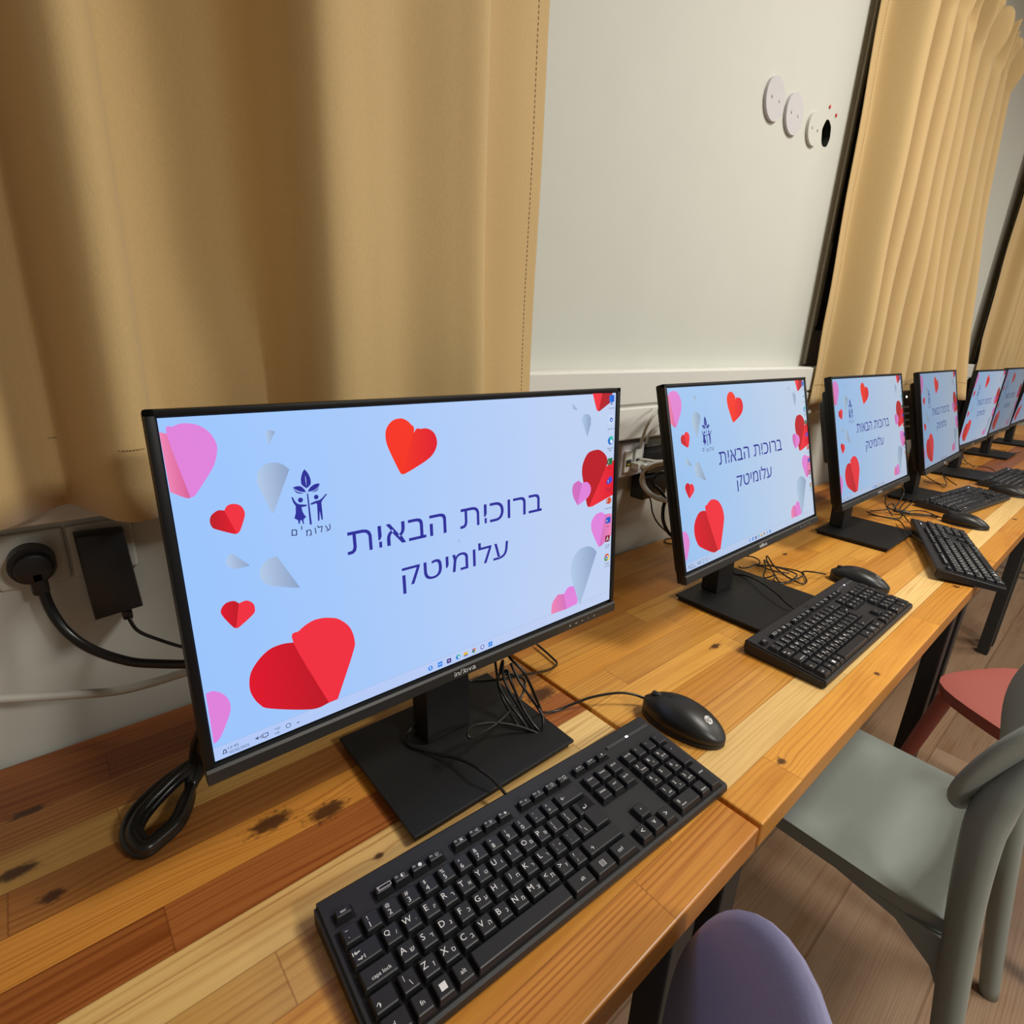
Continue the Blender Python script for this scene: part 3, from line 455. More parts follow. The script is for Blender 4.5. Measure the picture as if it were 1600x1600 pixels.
def screen_bm():
    bm = BM(); lay = bm.loops.layers.float_color.new('Col'); st = {'z': 0}
    def poly(pts, c1, c2=None):
        st['z'] += .00001
        vs = [bm.verts.new((x/1000, -st['z'], y/1000)) for x, y in pts]; f = bm.faces.new(vs)
        x0, x1 = min(p[0] for p in pts), max(p[0] for p in pts)
        for lp in f.loops:
            t = (lp.vert.co.x*1000-x0)/max(x1-x0, 1e-6); lp[lay] = (*[a+(b-a)*t for a, b in zip(c1, c2 or c1)], 1)
    def rect(x0, x1, y0, y1, c1, c2=None): poly([(x0, y0), (x1, y0), (x1, y1), (x0, y1)], c1, c2)
    def disc(x, y, r, c, ry=None, n=20): poly([(x+r*math.cos(2*math.pi*i/n), y+(ry or r)*math.sin(2*math.pi*i/n)) for i in range(n)], c)
    nx = 10; bgc = [srgb(154, 196, 252), srgb(163, 199, 250), srgb(175, 203, 247), srgb(186, 207, 243), srgb(190, 208, 240)]
    def bgx(t): q = t*4; i = min(int(q), 3); return tuple(a+(b-a)*(q-i) for a, b in zip(bgc[i], bgc[i+1]))
    for i in range(nx): rect(-263.5+527*i/nx, -263.5+527*(i+1)/nx, -148.2, 148.2, bgx(i/nx), bgx((i+1)/nx))
    st['z'] += .00002
    rect(-263.5, 263.5, -148.2, -135.2, srgb(176, 200, 248), srgb(190, 206, 240)); rect(-263.5, 263.5, -135.4, -135.0, srgb(150, 178, 226), srgb(160, 182, 220))
    for kind, c1, c2, pts in SHP:
        if kind == 'c':
            (x, y), (x2, y2) = pts; disc(x, y, math.hypot(x2-x, y2-y), PAL[c1])
        else: poly(smooth_poly(pts) if kind == 's' else pts, PAL[c1], PAL[c2])
    def txt(s, x0, x1, y, h, col, rot=0):
        st['z'] += .00001; bx = text_fit(s, 10); sx = (x1-x0)/(bx[1]-bx[0]); sy = h/(bx[3]-bx[2]) if h else sx
        M = Matrix.Diagonal((.001, .001, .001, 1)) @ Matrix.Rotation(math.pi/2, 4, 'X') @ Matrix.Translation((x0, y, st['z']*1000)) @ Matrix.Rotation(rot, 4, 'Z') @ Matrix.Diagonal((sx, sy, 1, 1)) @ Matrix.Translation((-bx[0], -bx[2], 0))
        add_text(bm, s, 10, M, 0, col, lay)
    nv = PAL['nv']
    H = lambda s: s[::-1]                                 # right-to-left words, written in the order they stand
    # welcome words; the yod carries a small stroke below it, the last letter is drawn
    def tav(x0, x1):
        q = (x1-x0)/26.5; poly([(x0+x*q, 10.2+y) for x, y in ((1.2, 22.2), (17, 22.2), (21.5, 21.2), (24.4, 18.8), (25.8, 15), (25.8, 0), (22.4, 0), (22.4, 14.6), (21.2, 17.2), (19, 18.6), (16.5, 19), (9.6, 19), (9.6, 6.4), (8.6, 2.6), (5.8, .3), (2.4, 0), (0, 0), (0, 3.1), (2.6, 3.1), (5, 3.8), (6.2, 6.6), (6.2, 19), (1.2, 19))], nv)
    wd = lambda s: (lambda V: max(v.x for v in V))(text_mesh(s, 10, 'LEFT')[0])
    for Wd, ta, xa, xb in ((H('\u05d4\u05d1\u05d0\u05d9'), (-127, -100.5), -94.5, -14.2), (H('\u05d1\u05e8\u05d5\u05db\u05d9'), (3.9, 31), 37, 127)):
        tav(*ta); txt(Wd, xa, xb, 10.0, 22.5, nv)
        b = text_fit(Wd, 10); k = (xb-xa)/(b[1]-b[0]); l0 = min(v.x for v in text_mesh(Wd, 10, 'LEFT')[0])
        xr = xa+(wd(Wd[:1])-l0)*k; rect(xr-3.3, xr-.2, 10.2, 16.4, nv)
    txt(H('\u05e2\u05dc\u05d5\u05de\u05d9\u05d8\u05e7'), -71, 72, -45.6, 34.0, nv)
    for ch, x, y, r in (('\u05dd', -174.6, 43.2, -.12), ('\u05d9', -167.6, 43.6, -.06), ('\u05de', -161.6, 40.2, 0), ('\u05d5', -155.2, 40.8, .06), ('\u05dc', -150.2, 40.9, .12), ('\u05e2', -142.8, 41.0, .22)):
        bx = text_fit(ch, 9.5); wv = bx[1]-bx[0]; txt(ch, x-wv/2, x+wv/2, y-3.4+(3.2 if ch == '\u05d9' else 0), bx[3]-bx[2], srgb(20, 22, 90), r)
    bl, cy, wh = srgb(30, 130, 235), srgb(30, 170, 240), srgb(235, 242, 250)
    # task bar icons, right to left: start, search, browser, folder, browser, store, mail, help
    disc(-43.6, -142, 2.9, bl); rect(-44.2, -43, -143.6, -140.2, wh); rect(-33.9, -27.9, -144.9, -139, bl); rect(-33, -29, -142.2, -141.4, wh)
    rect(-21.6, -15.8, -144.8, -139.4, srgb(30, 40, 120)); rect(-20, -17.4, -143, -141, srgb(190, 160, 220))
    disc(-6.2, -141.9, 3, srgb(20, 120, 210)); disc(-5.4, -140.8, 1.9, srgb(60, 200, 160)); disc(-5.2, -142.6, 1.2, wh)
    rect(1.8, 7.6, -144.4, -139.6, srgb(225, 180, 70)); rect(1.8, 7.6, -144.6, -143.4, srgb(40, 70, 160))
    disc(16.8, -141.9, 3, srgb(200, 50, 60)); disc(17.6, -142.4, 2.3, srgb(240, 190, 60)); disc(16, -142.6, 2.1, srgb(50, 150, 90)); disc(16.8, -141.9, 1.4, srgb(60, 110, 220))
    disc(29.2, -141.7, 2.8, srgb(50, 40, 150)); disc(29.2, -141.6, 1.9, srgb(205, 215, 250))
    for dx in (-1.6, 1.6):
        for dy in (-1.6, 1.6): rect(41.4+dx-1.4, 41.4+dx+1.4, -142.1+dy-1.4, -142.1+dy+1.4, srgb(20, 130, 225))
    # tray at the left end
    ik = PAL['ik']
    txt('12:45', -252.3, -243.6, -141.0, 2.5, ik); txt('02/02/2025', -251.6, -235.2, -145.6, 2.7, ik)
    poly([(-257.4, -143.6), (-252.8, -143.6), (-253.6, -142.4), (-253.8, -140.2), (-255.1, -139.2), (-256.4, -140.2), (-256.6, -142.4)], ik); poly([(-256, -142.9), (-254.2, -142.9), (-254.6, -140.6), (-255.1, -140.1), (-255.6, -140.6)], srgb(176, 200, 248))
    poly([(-229.5, -142.2), (-228.3, -142.2), (-227, -143.4), (-227, -139.6), (-228.3, -140.8), (-229.5, -140.8)], ik); rect(-226, -225.5, -142.6, -140.4, ik); rect(-224.8, -224.3, -143.2, -139.8, ik)
    rect(-223.6, -218.3, -143.4, -139.5, ik); rect(-222.9, -219, -142.8, -140.1, srgb(176, 200, 248)); rect(-222.4, -219.6, -144.4, -143.9, ik)
    txt(H('\u05e2\u05d1\u05e8'), -213, -207.4, -140.9, 2.2, ik); txt('HE', -212.4, -208.6, -145.3, 2.2, ik)
    disc(-200.1, -141.3, 2.4, ik); disc(-200.1, -141.3, 1.8, srgb(178, 201, 247)); poly([(-192.6, -142.8), (-191.1, -141.2), (-189.6, -142.8), (-190.1, -143.1), (-191.1, -142.1), (-192.1, -143.1)], ik)
    # desktop icons down the right side with their names
    D = 254.3; ink = srgb(30, 34, 70)
    def cap(*ls, y=0):
        for i, s in enumerate(ls):
            bx = text_fit(s, 3.2); wv = bx[1]-bx[0]; txt(s, D-wv/2, D+wv/2, y-3.4*i, 0, ink)
    rect(249.6, 259.2, 136.6, 145.6, srgb(20, 120, 220), srgb(10, 80, 200)); rect(253.6, 255.2, 134.4, 136.6, srgb(30, 100, 180)); rect(251.6, 257.2, 133.6, 134.5, srgb(30, 100, 180)); cap(H('\u05de\u05d7\u05e9\u05d1 \u05d6\u05d4'), y=127.6)
    rect(250.4, 258.4, 107.2, 119.5, srgb(200, 216, 242)); disc(254.4, 113.4, 3, srgb(30, 90, 190)); disc(254.4, 113.2, 1.4, srgb(200, 216, 242)); cap(H('\u05e1\u05dc \u05d4\u05de\u05d9\u05d7\u05d6\u05d5\u05e8'), y=100)
    disc(254.3, 85.4, 5.6, srgb(20, 110, 205)); disc(255.6, 88, 3.6, srgb(50, 190, 170)); disc(256, 84, 2.5, wh); cap('Microsoft', 'Edge', y=74.2)
    rect(250, 259.4, 52.6, 61.6, srgb(30, 140, 80), srgb(20, 110, 70)); rect(248.6, 254.2, 53.4, 59.4, srgb(15, 90, 55)); txt('X', 250, 252.8, 54.6, 3.6, wh); cap('Excel', y=46.8)
    disc(256, 31.4, 4.6, srgb(70, 70, 200)); rect(248.8, 255, 26, 32, srgb(60, 60, 180)); txt('T', 250.4, 253.4, 27.2, 3.6, wh); cap('Microsoft', 'Teams', y=18.2)
    disc(255, 2.2, 4.8, srgb(215, 85, 50)); rect(248.8, 254.6, -1.6, 4.4, srgb(185, 50, 30)); txt('P', 250.4, 253, -.4, 3.6, wh); cap('PowerPoint', y=-9.6)
    rect(250, 259.2, -30.4, -21.4, srgb(40, 100, 220), srgb(20, 70, 190)); rect(248.6, 254.4, -29.6, -23.6, srgb(20, 60, 170)); txt('W', 249.6, 253.4, -28.4, 3.4, wh); cap('Word', y=-36)
    rect(249.2, 258.6, -57.4, -48.2, srgb(130, 16, 28)); txt('A', 251.4, 256.4, -55.8, 6, wh); cap('Acrobat', 'Reader', y=-63.2)
    disc(253.6, -80.8, 5.4, srgb(205, 50, 50)); disc(255, -81.8, 4, srgb(240, 195, 60)); disc(252.2, -82.2, 3.8, srgb(50, 150, 85)); disc(253.6, -80.8, 2.6, wh); disc(253.6, -80.8, 2, srgb(50, 110, 225)); cap('Google', 'Chrome', y=-91.6)
    poly([(.2, -4.6), (.2, -.2), (3, -3.2), (1.7, -3.3)], srgb(90, 110, 150)); poly([(.6, -3.6), (.6, -1.2), (2.2, -2.9)], srgb(235, 240, 250))
    return bm
def make_monitor(name, label):
    t = thing(name, label, 'monitor', group='desktop monitors in a row')
    bm = BM()                                             # foot plate, a thin sheet on a smaller riser
    box(bm, -.113, .113, -.086, .086, .0, .008, .001); box(bm, -.1165, .1165, -.0905, .0905, .0075, .0115, .001)
    obj('base', bm, M_stand, t)
    bm = BM(); prism(bm, [(-.031, .012, .0115), (.031, .012, .0115), (.031, .046, .0115), (-.031, .046, .0115)], (0, .012, .22), 0, .003)
    obj('neck', bm, M_stand, t)
    bm = BM(); box(bm, -.055, .055, .036, .075, .20, .29, .006); box(bm, -.02, .02, .03, .06, .215, .27, .003); obj('mounting_head', bm, M_stand, t)
    # panel pieces: local frame sits at the middle of the display, y towards the wall
    bm = BM(); X0, X1, Z0, Z1 = -.2715, .2715, -.1672, .1545
    for a in ((X0, -.2645, Z0, Z1), (.2645, X1, Z0, Z1), (X0, X1, .1490, Z1)): box(bm, a[0], a[1], -.0018, .006, a[2], a[3], .0008)
    box(bm, X0, X1, .004, .015, Z0, Z1, .003)
    box(bm, -.256, .256, .012, .030, -.158, .125, .009); box(bm, -.215, .215, .026, .045, -.135, .095, .012); box(bm, -.085, .085, .04, .058, -.085, .085, .004)
    obj('housing', bm, M_bezel, t, smooth=True)
    bm = BM()
    prism(bm, [(-.2717, .004, -.1525), (-.2717, -.0024, -.1527), (-.2717, -.0042, -.1553), (-.2717, -.0042, -.1662), (-.2717, -.003, -.1674), (-.2717, .006, -.1674)], (.5434, 0, 0), 0)
    def word(s, x0, x1, y, h, sh=0):
        bx = text_fit(s, 10); sx = (x1-x0)/(bx[1]-bx[0]); sy = h/(bx[3]-bx[2])
        Mt = Matrix.Translation((x0/1000, -.0044, y/1000)) @ Matrix.Rotation(math.pi/2, 4, 'X') @ Matrix(((1, sh, 0, 0), (0, 1, 0, 0), (0, 0, 1, 0), (0, 0, 0, 1))) @ Matrix.Diagonal((sx/1000, sy/1000, 1, 1)) @ Matrix.Translation((-bx[0], -bx[2], 0))
        add_text(bm, s, 10, Mt, 1)
    word('i', -14.4, -13.4, -163.2, 6.0); word('n', -12.2, -7.6, -163.2, 4.4); word('n', -7.0, -1.4, -163.4, 6.4, .3); word('n', -6.7, -1.1, -163.4, 6.4, .3); word('o', -.2, 4.8, -163.2, 4.4); word('v', 5.4, 10.2, -163.2, 4.3); word('a', 11, 16.2, -163.2, 4.5)
    word('A', 175.6, 178.4, -162.2, 3.0); word('M', 188.2, 191.2, -162.0, 2.2); word('+', 200.1, 202.6, -162.1, 2.4); word('-', 212.9, 214.9, -161.2, .5); word('O', 224.8, 227.4, -162.2, 2.8)
    obj('chin_bar', bm, [M_chin, M_leg], t)['label'] = 'charcoal lower bezel with maker name and control marks'
    s = obj('screen', screen_bm(), M_screen, t); s['label'] = 'lit screen with paper hearts and navy Hebrew welcome words'; s['glow'] = 1.0; s['warmth'] = 0.0
    return t
def pose_monitor(t, x, y, zc, yaw, tilt, bx, by, byaw, glow):
    t.location = (bx, by, T); t.rotation_euler = (0, 0, math.radians(byaw))
    d = Matrix.Rotation(-math.radians(byaw), 3, 'Z') @ Vector((x-bx, y-by, zc))
    for c in kids(t):
        n = c.name.split('.')[0]
        if n in ('housing', 'chin_bar', 'screen'): c.location = d; c.rotation_euler = (-math.radians(tilt), 0, math.radians(yaw-byaw))
        if n == 'screen': c['glow'] = glow; c['warmth'] = 0.0 if glow == 1 else 1.0
        if n in ('neck', 'mounting_head'): c.location = (d.x, d.y, d.z-.282) if n == 'mounting_head' else (d.x, d.y, 0)
MON = [((.2123, -.2958, .282, -.45, 5.0), (.2164, -.2969, -.62), 1.0, 'largest monitor in view, standing closest, with hearts and Hebrew words on its bright blue-white screen'),
       ((.904, -.2886, .2848, .98, 15.8), (.921, -.316, .5), .93, 'second monitor of the row, tilted back, standing behind the keyboard above the grey-green chair'),
       ((1.5902, -.2829, .2834, .27, 16.1), (1.605, -.317, .3), .80, 'third monitor of the row, behind the keyboard that is turned askew over the table edge'),
       ((2.2452, -.287, .2868, 1.9, 15.5), (2.235, -.31, 0), .54, 'fourth monitor of the row, narrow and dimmer, below the pleated curtain'),
       ((2.9995, -.2706, .2784, -.8, .4), (2.862, -.285, -1.5), .60, 'fifth monitor of the row, leaning screen overlapped by the sixth one'),
       ((3.585, -.27, .282, 0, 0), (3.60, -.26, 0), .30, 'sixth monitor of the row, dim grey screen behind the edge of the fifth'),
       ((4.22, -.27, .28, 0, -4), (4.22, -.27, 0), .38, 'last monitor of the row, a dim sliver at the edge of the picture')]
mon0 = make_monitor('monitor', MON[0][3])
for i, (p, b, gl, lab) in enumerate(MON):
    t = mon0 if i == 0 else dup(mon0, (0, 0, 0), 0, lab)
    pose_monitor(t, *p, *b, gl)
    if i == 4: 
        for c in kids(t):
            if c.name.startswith(('neck', 'mounting')): c.location.x = .10
# small computers clamped behind three of the monitors
def mini(i, label):
    p = MON[i][0]
    t = thing('mini_computer', label, 'computer', (p[0], p[1], p[2]+T), math.radians(p[3]), 'small computers behind the monitors'); t.rotation_euler = (-math.radians(p[4]), 0, math.radians(p[3]))
    bm = BM(); box(bm, -.09, .09, .0615, .10, -.065, .104, .008, seg=3); obj('case', bm, M_black, t, smooth=True)
    bm = BM(); box(bm, -.0912, -.0895, .073, .077, .079, .086, .0006); obj('power_light', bm, M_led, t)['label'] = 'white glowing power light'
    bm = BM()
    for k in range(4): box(bm, -.0908, -.0895, .07, .084, .045-k*.022, .052-k*.022)
    obj('port', bm, M_metal, t)
mini(2, 'small black computer clamped behind the third monitor, showing at its left edge'); mini(3, 'small black computer with a white light seen between the third and fourth monitors'); mini(4, 'small black computer with a white light seen between the fourth and fifth monitors')
# ---------------------------------------------------------------- keyboards
def slope(v): return .0145+.0095*v/134                    # deck height (m) at v mm from the front edge
def key_list():
    K = []; u = 18.2; x0 = 7.5; R = [13.5, 32, 51, 70, 89]; kh = 17.6
    def k(x, y, w, h, *leg): K.append((x, y, w, h, leg))
    def row(r, xs, items, wu=1):
        x = xs
        for it in items: k(x+u/2, R[r], u-1.2, kh, *it); x += u
        return x
    BIG, SM, TI = 5.2, 4.2, 2.9
    L = lambda s, dx, dy, h: (s, dx, dy, h)
    num = [('~', '`', ';'), ('!', '1'), ('@', '2'), ('#', '3'), ('$', '4'), ('%', '5'), ('^', '6'), ('&', '7'), ('*', '8'), (')', '9'), ('(', '0'), ('_', '-'), ('+', '=')]
    x = x0
    for it in num: k(x+u/2, R[4], u-1.2, kh, L(it[0], -2.6, 3.2, 3.2), L(it[1], -2.6, -2.6, 3.8)); x += u
    k((x+x0+15*u)/2, R[4], x0+15*u-x-1.2, kh, L('\u2190', -9, 0, 3.4))
    def duo(a, b): return (L(a, -3.4, 2.0, 4.3), L(b, 3.6, -1.0, 2.7))
    x = x0; k(x+.75*u, R[3], 1.5*u-1.2, kh, L('\u21e4', -7, 2.5, 2.6), L('\u21e5', -5, -3, 2.6)); x += 1.5*u
    for a, b in zip('QWERTYUIOP', '/\'\u05e7\u05e8\u05d0\u05d8\u05d5\u05df\u05dd\u05e4'): k(x+u/2, R[3], u-1.2, kh, *duo(a, b)); x += u
    for a, b in (('{', '['), ('}', ']')): k(x+u/2, R[3], u-1.2, kh, L(a, -2.6, 3, 3.4), L(b, -2.6, -2.6, 3.4)); x += u
    EX = (x, x0+15*u)
    x = x0; k(x+.875*u, R[2], 1.75*u-1.2, kh, L('caps lock', 1.5, -2.4, 2.6)); x += 1.75*u
    for a, b in zip('ASDFGHJKL', '\u05e9\u05d3\u05d2\u05db\u05e2\u05d9\u05d7\u05dc\u05da'): k(x+u/2, R[2], u-1.2, kh, *duo(a, b)); x += u
    k(x+u/2, R[2], u-1.2, kh, L(':', -3, 3, 3.2), L(';', -3, -2.6, 3), L('\u05e3', 3.2, -.6, 3.2)); x += u
    k(x+u/2, R[2], u-1.2, kh, L('"', -3, 3, 2), L("'", -3, -2.6, 2), L(',', 3.2, -2, 1.6)); x += u
    k(x+u/2, R[2], u-1.2, kh, L('|', -3, 3, 3.6), L('\\', 0, -2.6, 3.6)); x += u
    K.append(((x+EX[1])/2, (R[2]+R[3])/2, EX[1]-x-1.2, kh+19, (L('\u21b5', -3, 8, 3.6),), (EX[0], x)))   # tall two-row enter key
    x = x0; k(x+.625*u, R[1], 1.25*u-1.2, kh, L('\u2191', -5, -2, 3.6)); x += 1.25*u
    k(x+u/2, R[1], u-1.2, kh, L('|', -3, 3, 3.6), L('\\', 1, -2, 3.6)); x += u
    for a, b in zip('ZXCVBNM', '\u05d6\u05e1\u05d1\u05d4\u05e0\u05de\u05e6'): k(x+u/2, R[1], u-1.2, kh, *duo(a, b)); x += u
    for a, b, c in (('<', ',', '\u05ea'), ('>', '.', '\u05e5'), ('?', '/', '.')): k(x+u/2, R[1], u-1.2, kh, L(a, -2.8, 3, 3), L(b, -2.8, -2.8, 2.4), L(c, 3.2, -.2, 3.0)); x += u
    k((x+x0+15*u)/2, R[1], x0+15*u-x-1.2, kh, L('\u2191', -16, -2, 3.4))
    for a, b, s, dx in ((7.5, 31.7, 'ctrl', -4), (31.7, 50, 'fn', 0), (50, 68.2, '\u25a0', 0), (68.2, 86.4, 'alt', 0), (86.4, 193, '', 0), (193, 222.3, 'alt', 2), (222.3, 250.6, '\u25a4', 0), (250.6, 280.5, 'ctrl', -4)):
        k((a+b)/2, R[0], b-a-1.2, kh, *([L(s, dx, 0, 3.0 if len(s) > 1 else 4.6)] if s else []))
    k(18, 109, 15.5, 9.4, L('esc', 0, 0, 2.2))
    for i, xx in enumerate((54.4, 72.2, 90, 108, 135.3, 153.4, 171.4, 189.4, 217, 235.6, 254.2, 272.6)):
        k(xx, 109, 16.4, 9.4, L('F%d' % (i+1), -4, 1.2, 1.6), L('\u25ad\u25d0\u25cf\u2600\u00d7\u25c1\u25b7\u2726=\u26b2\u25cb\u25a1'[i], 1.6, .2, 3.0))
    for xx, s in ((297.6, 'prt sc'), (316.4, 'pause'), (335.2, '\u25b2')): k(xx, 109.6, 16.4, 9.4, L(s, 0, 0, 1.9))
    for j, r in enumerate((('insert', 'home', 'pg up'), ('delete', 'end', 'pg dn'))):
        for i, s in enumerate(r): k(297.6+19*i, R[4]-19*j, 17.2, kh, L(s, 0, 2, 2.1))
    for xx, yy, s in ((315.6, 32, '\u2303'), (296.6, 13.5, '\u2039'), (315.6, 13.5, '\u2304'), (334.6, 13.5, '\u203a')): k(xx, yy, 17.2, kh, L({'\u2303': '^', '\u2039': '<', '\u2304': 'v', '\u203a': '>'}[s], 0, 1, 3.4))
    NX = [360.6, 379.2, 397.8, 416.4]
    for i, s in enumerate(('num lk', '/', '*', '-')): k(NX[i], R[4], 17.0, kh, L(s, 0 if i == 0 else -3, 2.5, 2.2 if i == 0 else 2.6))
    for j, r in enumerate((('7', 'home'), ('8', '\u2191'), ('9', 'pg up')), 0): k(NX[j], R[3], 17.0, kh, L(r[0], -2.8, 2.6, 3.4), L(r[1], 1, -2.8, 2.0))
    for j, r in enumerate((('4', '\u2190'), ('5', ''), ('6', '\u2192'))): k(NX[j], R[2], 17.0, kh, *[L(q, dx, dy, h) for q, dx, dy, h in ((r[0], -2.8, 2.6, 3.4), (r[1], 1, -2.8, 2.4)) if q])
    for j, r in enumerate((('1', 'end'), ('2', '\u2193'), ('3', 'pg dn'))): k(NX[j], R[1], 17.0, kh, L(r[0], -2.8, 2.6, 3.4), L(r[1], 1, -2.8, 2.0))
    k(NX[3], (R[3]+R[2])/2, 17.0, kh+19, L('+', -1, 8, 2.6)); k(NX[3], (R[1]+R[0])/2, 17.0, kh+19, L('enter', 0, 4, 2.1))
    k((NX[0]+NX[1])/2, R[0], 35.6, kh, L('0', -11, 2.2, 3.4), L('insert', -8, -3, 2.0)); k(NX[2], R[0], 17.0, kh, L('.', -3, 2.6, 1.4), L('delete', 0, -3, 2.0))
    return K
def key_bm(bm, K, hz=.0062):
    x, y, wd, h = K[:4]
    def cap(x, y, wd, h):
        a, b = wd/2, h/2; tx, ty = (2.0, 2.3) if h > 12 else (1.5, 1.9); q = .0
        lo = [(x-a, y-b), (x+a, y-b), (x+a, y+b), (x-a, y+b)]; hi = [(x-a+tx, y-b+ty+q), (x+a-tx, y-b+ty+q), (x+a-tx, y+b-ty*.55), (x-a+tx, y+b-ty*.55)]
        V = [bm.verts.new((p/1000, r/1000, slope(r)-.0004)) for p, r in lo]+[bm.verts.new((p/1000, r/1000, slope(r)+hz)) for p, r in hi]
        fs = [bm.faces.new([V[i] for i in f]) for f in ((4, 5, 6, 7), (0, 1, 5, 4), (1, 2, 6, 5), (2, 3, 7, 6), (3, 0, 4, 7))]
        bmesh.ops.bevel(bm, geom=list({e for f in fs for e in f.edges if not (e.verts[0] in V[:4] and e.verts[1] in V[:4])}), offset=.0007, segments=1, affect='EDGES')
    if len(K) > 5:                                         # the enter key is wider in its upper row
        (ax, cx) = K[5]; x1 = x+wd/2
        cap(x, y, wd, h); xa = ax+.6; cap((xa+x1)/2, 70, x1-xa, 17.6)
    else: cap(x, y, wd, h)
    for s, dx, dy, th in K[4]:
        bx = text_fit(s, 10)
        if bx[3]-bx[2] < 1e-6: continue
        cap_h = text_fit('x' if s.islower() and len(s) > 1 else s, 10); th *= 1.22; sc = th/(max(bx[3]-bx[2], .01) if len(s) == 1 else 7.2)
        if s == '\u05d9': sc = th/7.5
        if len(s) == 1 and s in ".,`'\"-_~;:^=+*": sc = th/8.5
        wv = (bx[1]-bx[0])*sc; X, Y = x+dx, y+dy
        if wv > wd-4: sc *= (wd-4)/wv
        Mt = Matrix.Translation((X/1000, Y/1000, slope(Y)+hz+.00006)) @ Matrix.Rotation(math.atan(.0095/.134), 4, 'X') @ Matrix.Diagonal((sc/1000, sc/1000, 1, 1)) @ Matrix.Translation((-(bx[0]+bx[1])/2, -(bx[2]+bx[3])/2, 0))
        add_text(bm, s, 10, Mt, 1)
KEYS = key_list()
def to_center(bm): bm.transform(Matrix.Translation((-.218, -.067, 0)))
def make_keyboard(label, single):
    t = thing('keyboard', label, 'keyboard', group='black keyboards on the tables')
    bm = BM(); pr = [(0, 2, .002), (0, 0, .006), (0, .8, .0125), (0, 3, slope(3)), (0, 131, slope(131)), (0, 133.6, slope(131)-.002), (0, 134, .009), (0, 130, .002)]
    prism(bm, [(0, y/1000, z) for _, y, z in pr], (.436, 0, 0), 0)
    es = [e for e in bm.edges if abs(e.verts[0].co.x-e.verts[1].co.x) < 1e-6 and (e.verts[0].co.z > .012 or e.verts[1].co.z > .012)]
    bmesh.ops.bevel(bm, geom=es, offset=.003, segments=3, affect='EDGES'); to_center(bm)
    b = obj('case', bm, M_deck, t, smooth=True)
    bm = BM()                                              # shallow wells the keys stand in
    for x0, x1, y0, y1 in ((6.2, 281.6, 3.6, 99), (287.6, 345.6, 60, 99), (306, 325.4, 22, 42.2), (286.8, 344.6, 3.6, 23.4), (350.8, 426.4, 3.6, 99), (9, 27, 103, 115), (44.6, 117.6, 103, 115), (125.6, 199, 103, 115), (207.4, 282.2, 103, 115), (288, 345, 103.6, 115.6)):
        vs = [(x/1000, y/1000, slope(y)+.0003) for x, y in ((x0, y0), (x1, y0), (x1, y1), (x0, y1))]; bm.faces.new([bm.verts.new(v) for v in vs])
    for f in bm.faces[:]: bmesh.ops.extrude_face_region(bm, geom=[f])
    to_center(bm); obj('key_well', bm, M_black, t)
    bm = BM(); x0, x1 = 352, 428
    prism(bm, [(x0/1000, y/1000, slope(y)+z) for y, z in ((113.5, .0001), (114, .0016), (117, .0018), (118, .0001))], ((x1-x0)/1000, 0, 0)); to_center(bm); st = obj('indicator_strip', bm, M_metal_dark, t)
    bm = BM(); box(bm, .3855, .3895, .1142, .1168, slope(115)+.0012, slope(115)+.0022, .0003); to_center(bm); obj('indicator_light', bm, M_kled, st)['label'] = 'small lit blue-white indicator'
    bm = BM(); cx, cy = 218, 124; r = 6.6
    ring = [(cx+r*math.cos(a), cy+r*math.sin(a)) for a in (2*math.pi*i/40 for i in range(40))]
    inn = [(cx+(r-.5)*math.cos(a), cy+(r-.5)*math.sin(a)) for a in (2*math.pi*i/40 for i in range(40))]
    A = [bm.verts.new((p/1000, q/1000, slope(q)+.00012)) for p, q in ring]; B = [bm.verts.new((p/1000, q/1000, slope(q)+.00012)) for p, q in inn]
    for i in range(40): bm.faces.new((A[i], A[(i+1) % 40], B[(i+1) % 40], B[i]))
    Mt = Matrix.Translation((cx/1000, cy/1000, slope(cy)+.00014)) @ Matrix(((1, .3, 0, 0), (0, 1, 0, 0), (0, 0, 1, 0), (0, 0, 0, 1))) @ Matrix.Diagonal((.0011, .0011, 1, 1)) @ Matrix.Translation((0, -2.6, 0)); add_text(bm, 'hp', 10, Mt)
    to_center(bm); obj('emblem', bm, M_black, t)
    if single:
        for K in KEYS:
            bm = BM(); key_bm(bm, K); to_center(bm); obj('key', bm, [M_key, M_leg], t)
    else:
        bm = BM()
        for K in KEYS: key_bm(bm, K)
        to_center(bm); obj('key_field', bm, [M_key, M_leg], t)
    return t
M_metal_dark = mat('grey_strip', (.055, .055, .058), .35, noise=.1); M_kled = emis('key_led', (.7, .78, 1), 3)
KB = [(.2048, -.4749, -2.93, 'black keyboard in front of the largest monitor, white key letters easy to read'),
      (.945, -.478, -.3, 'black keyboard in front of the second monitor, on the amber table above the grey-green chair'),
      (1.612, -.514, 21.0, 'black keyboard turned askew, one corner hanging over the table edge by the salmon chair'),
      (2.285, -.411, -7.5, 'black keyboard in front of the fourth monitor, next to the fourth mouse'),
      (2.885, -.452, -2.7, 'black keyboard in front of the fifth monitor, cut off by the edge of the picture'),
      (3.10, -.33, 2, '')][:5]
kb0 = make_keyboard(KB[0][3], True); kbs = []
kb_far = None
for i, (x, y, a, lab) in enumerate(KB):
    if i == 0: t = kb0
    elif i < 3: t = dup(kb0, (0, 0, 0), 0, lab)
    else:
        t = kb_far = make_keyboard(lab, False) if kb_far is None else dup(kb_far, (0, 0, 0), 0, lab)
    t.location = (x, y, T+(.0125 if i == 2 else .0)); t.rotation_euler = (math.radians(0), 0, math.radians(a)); kbs.append(t)
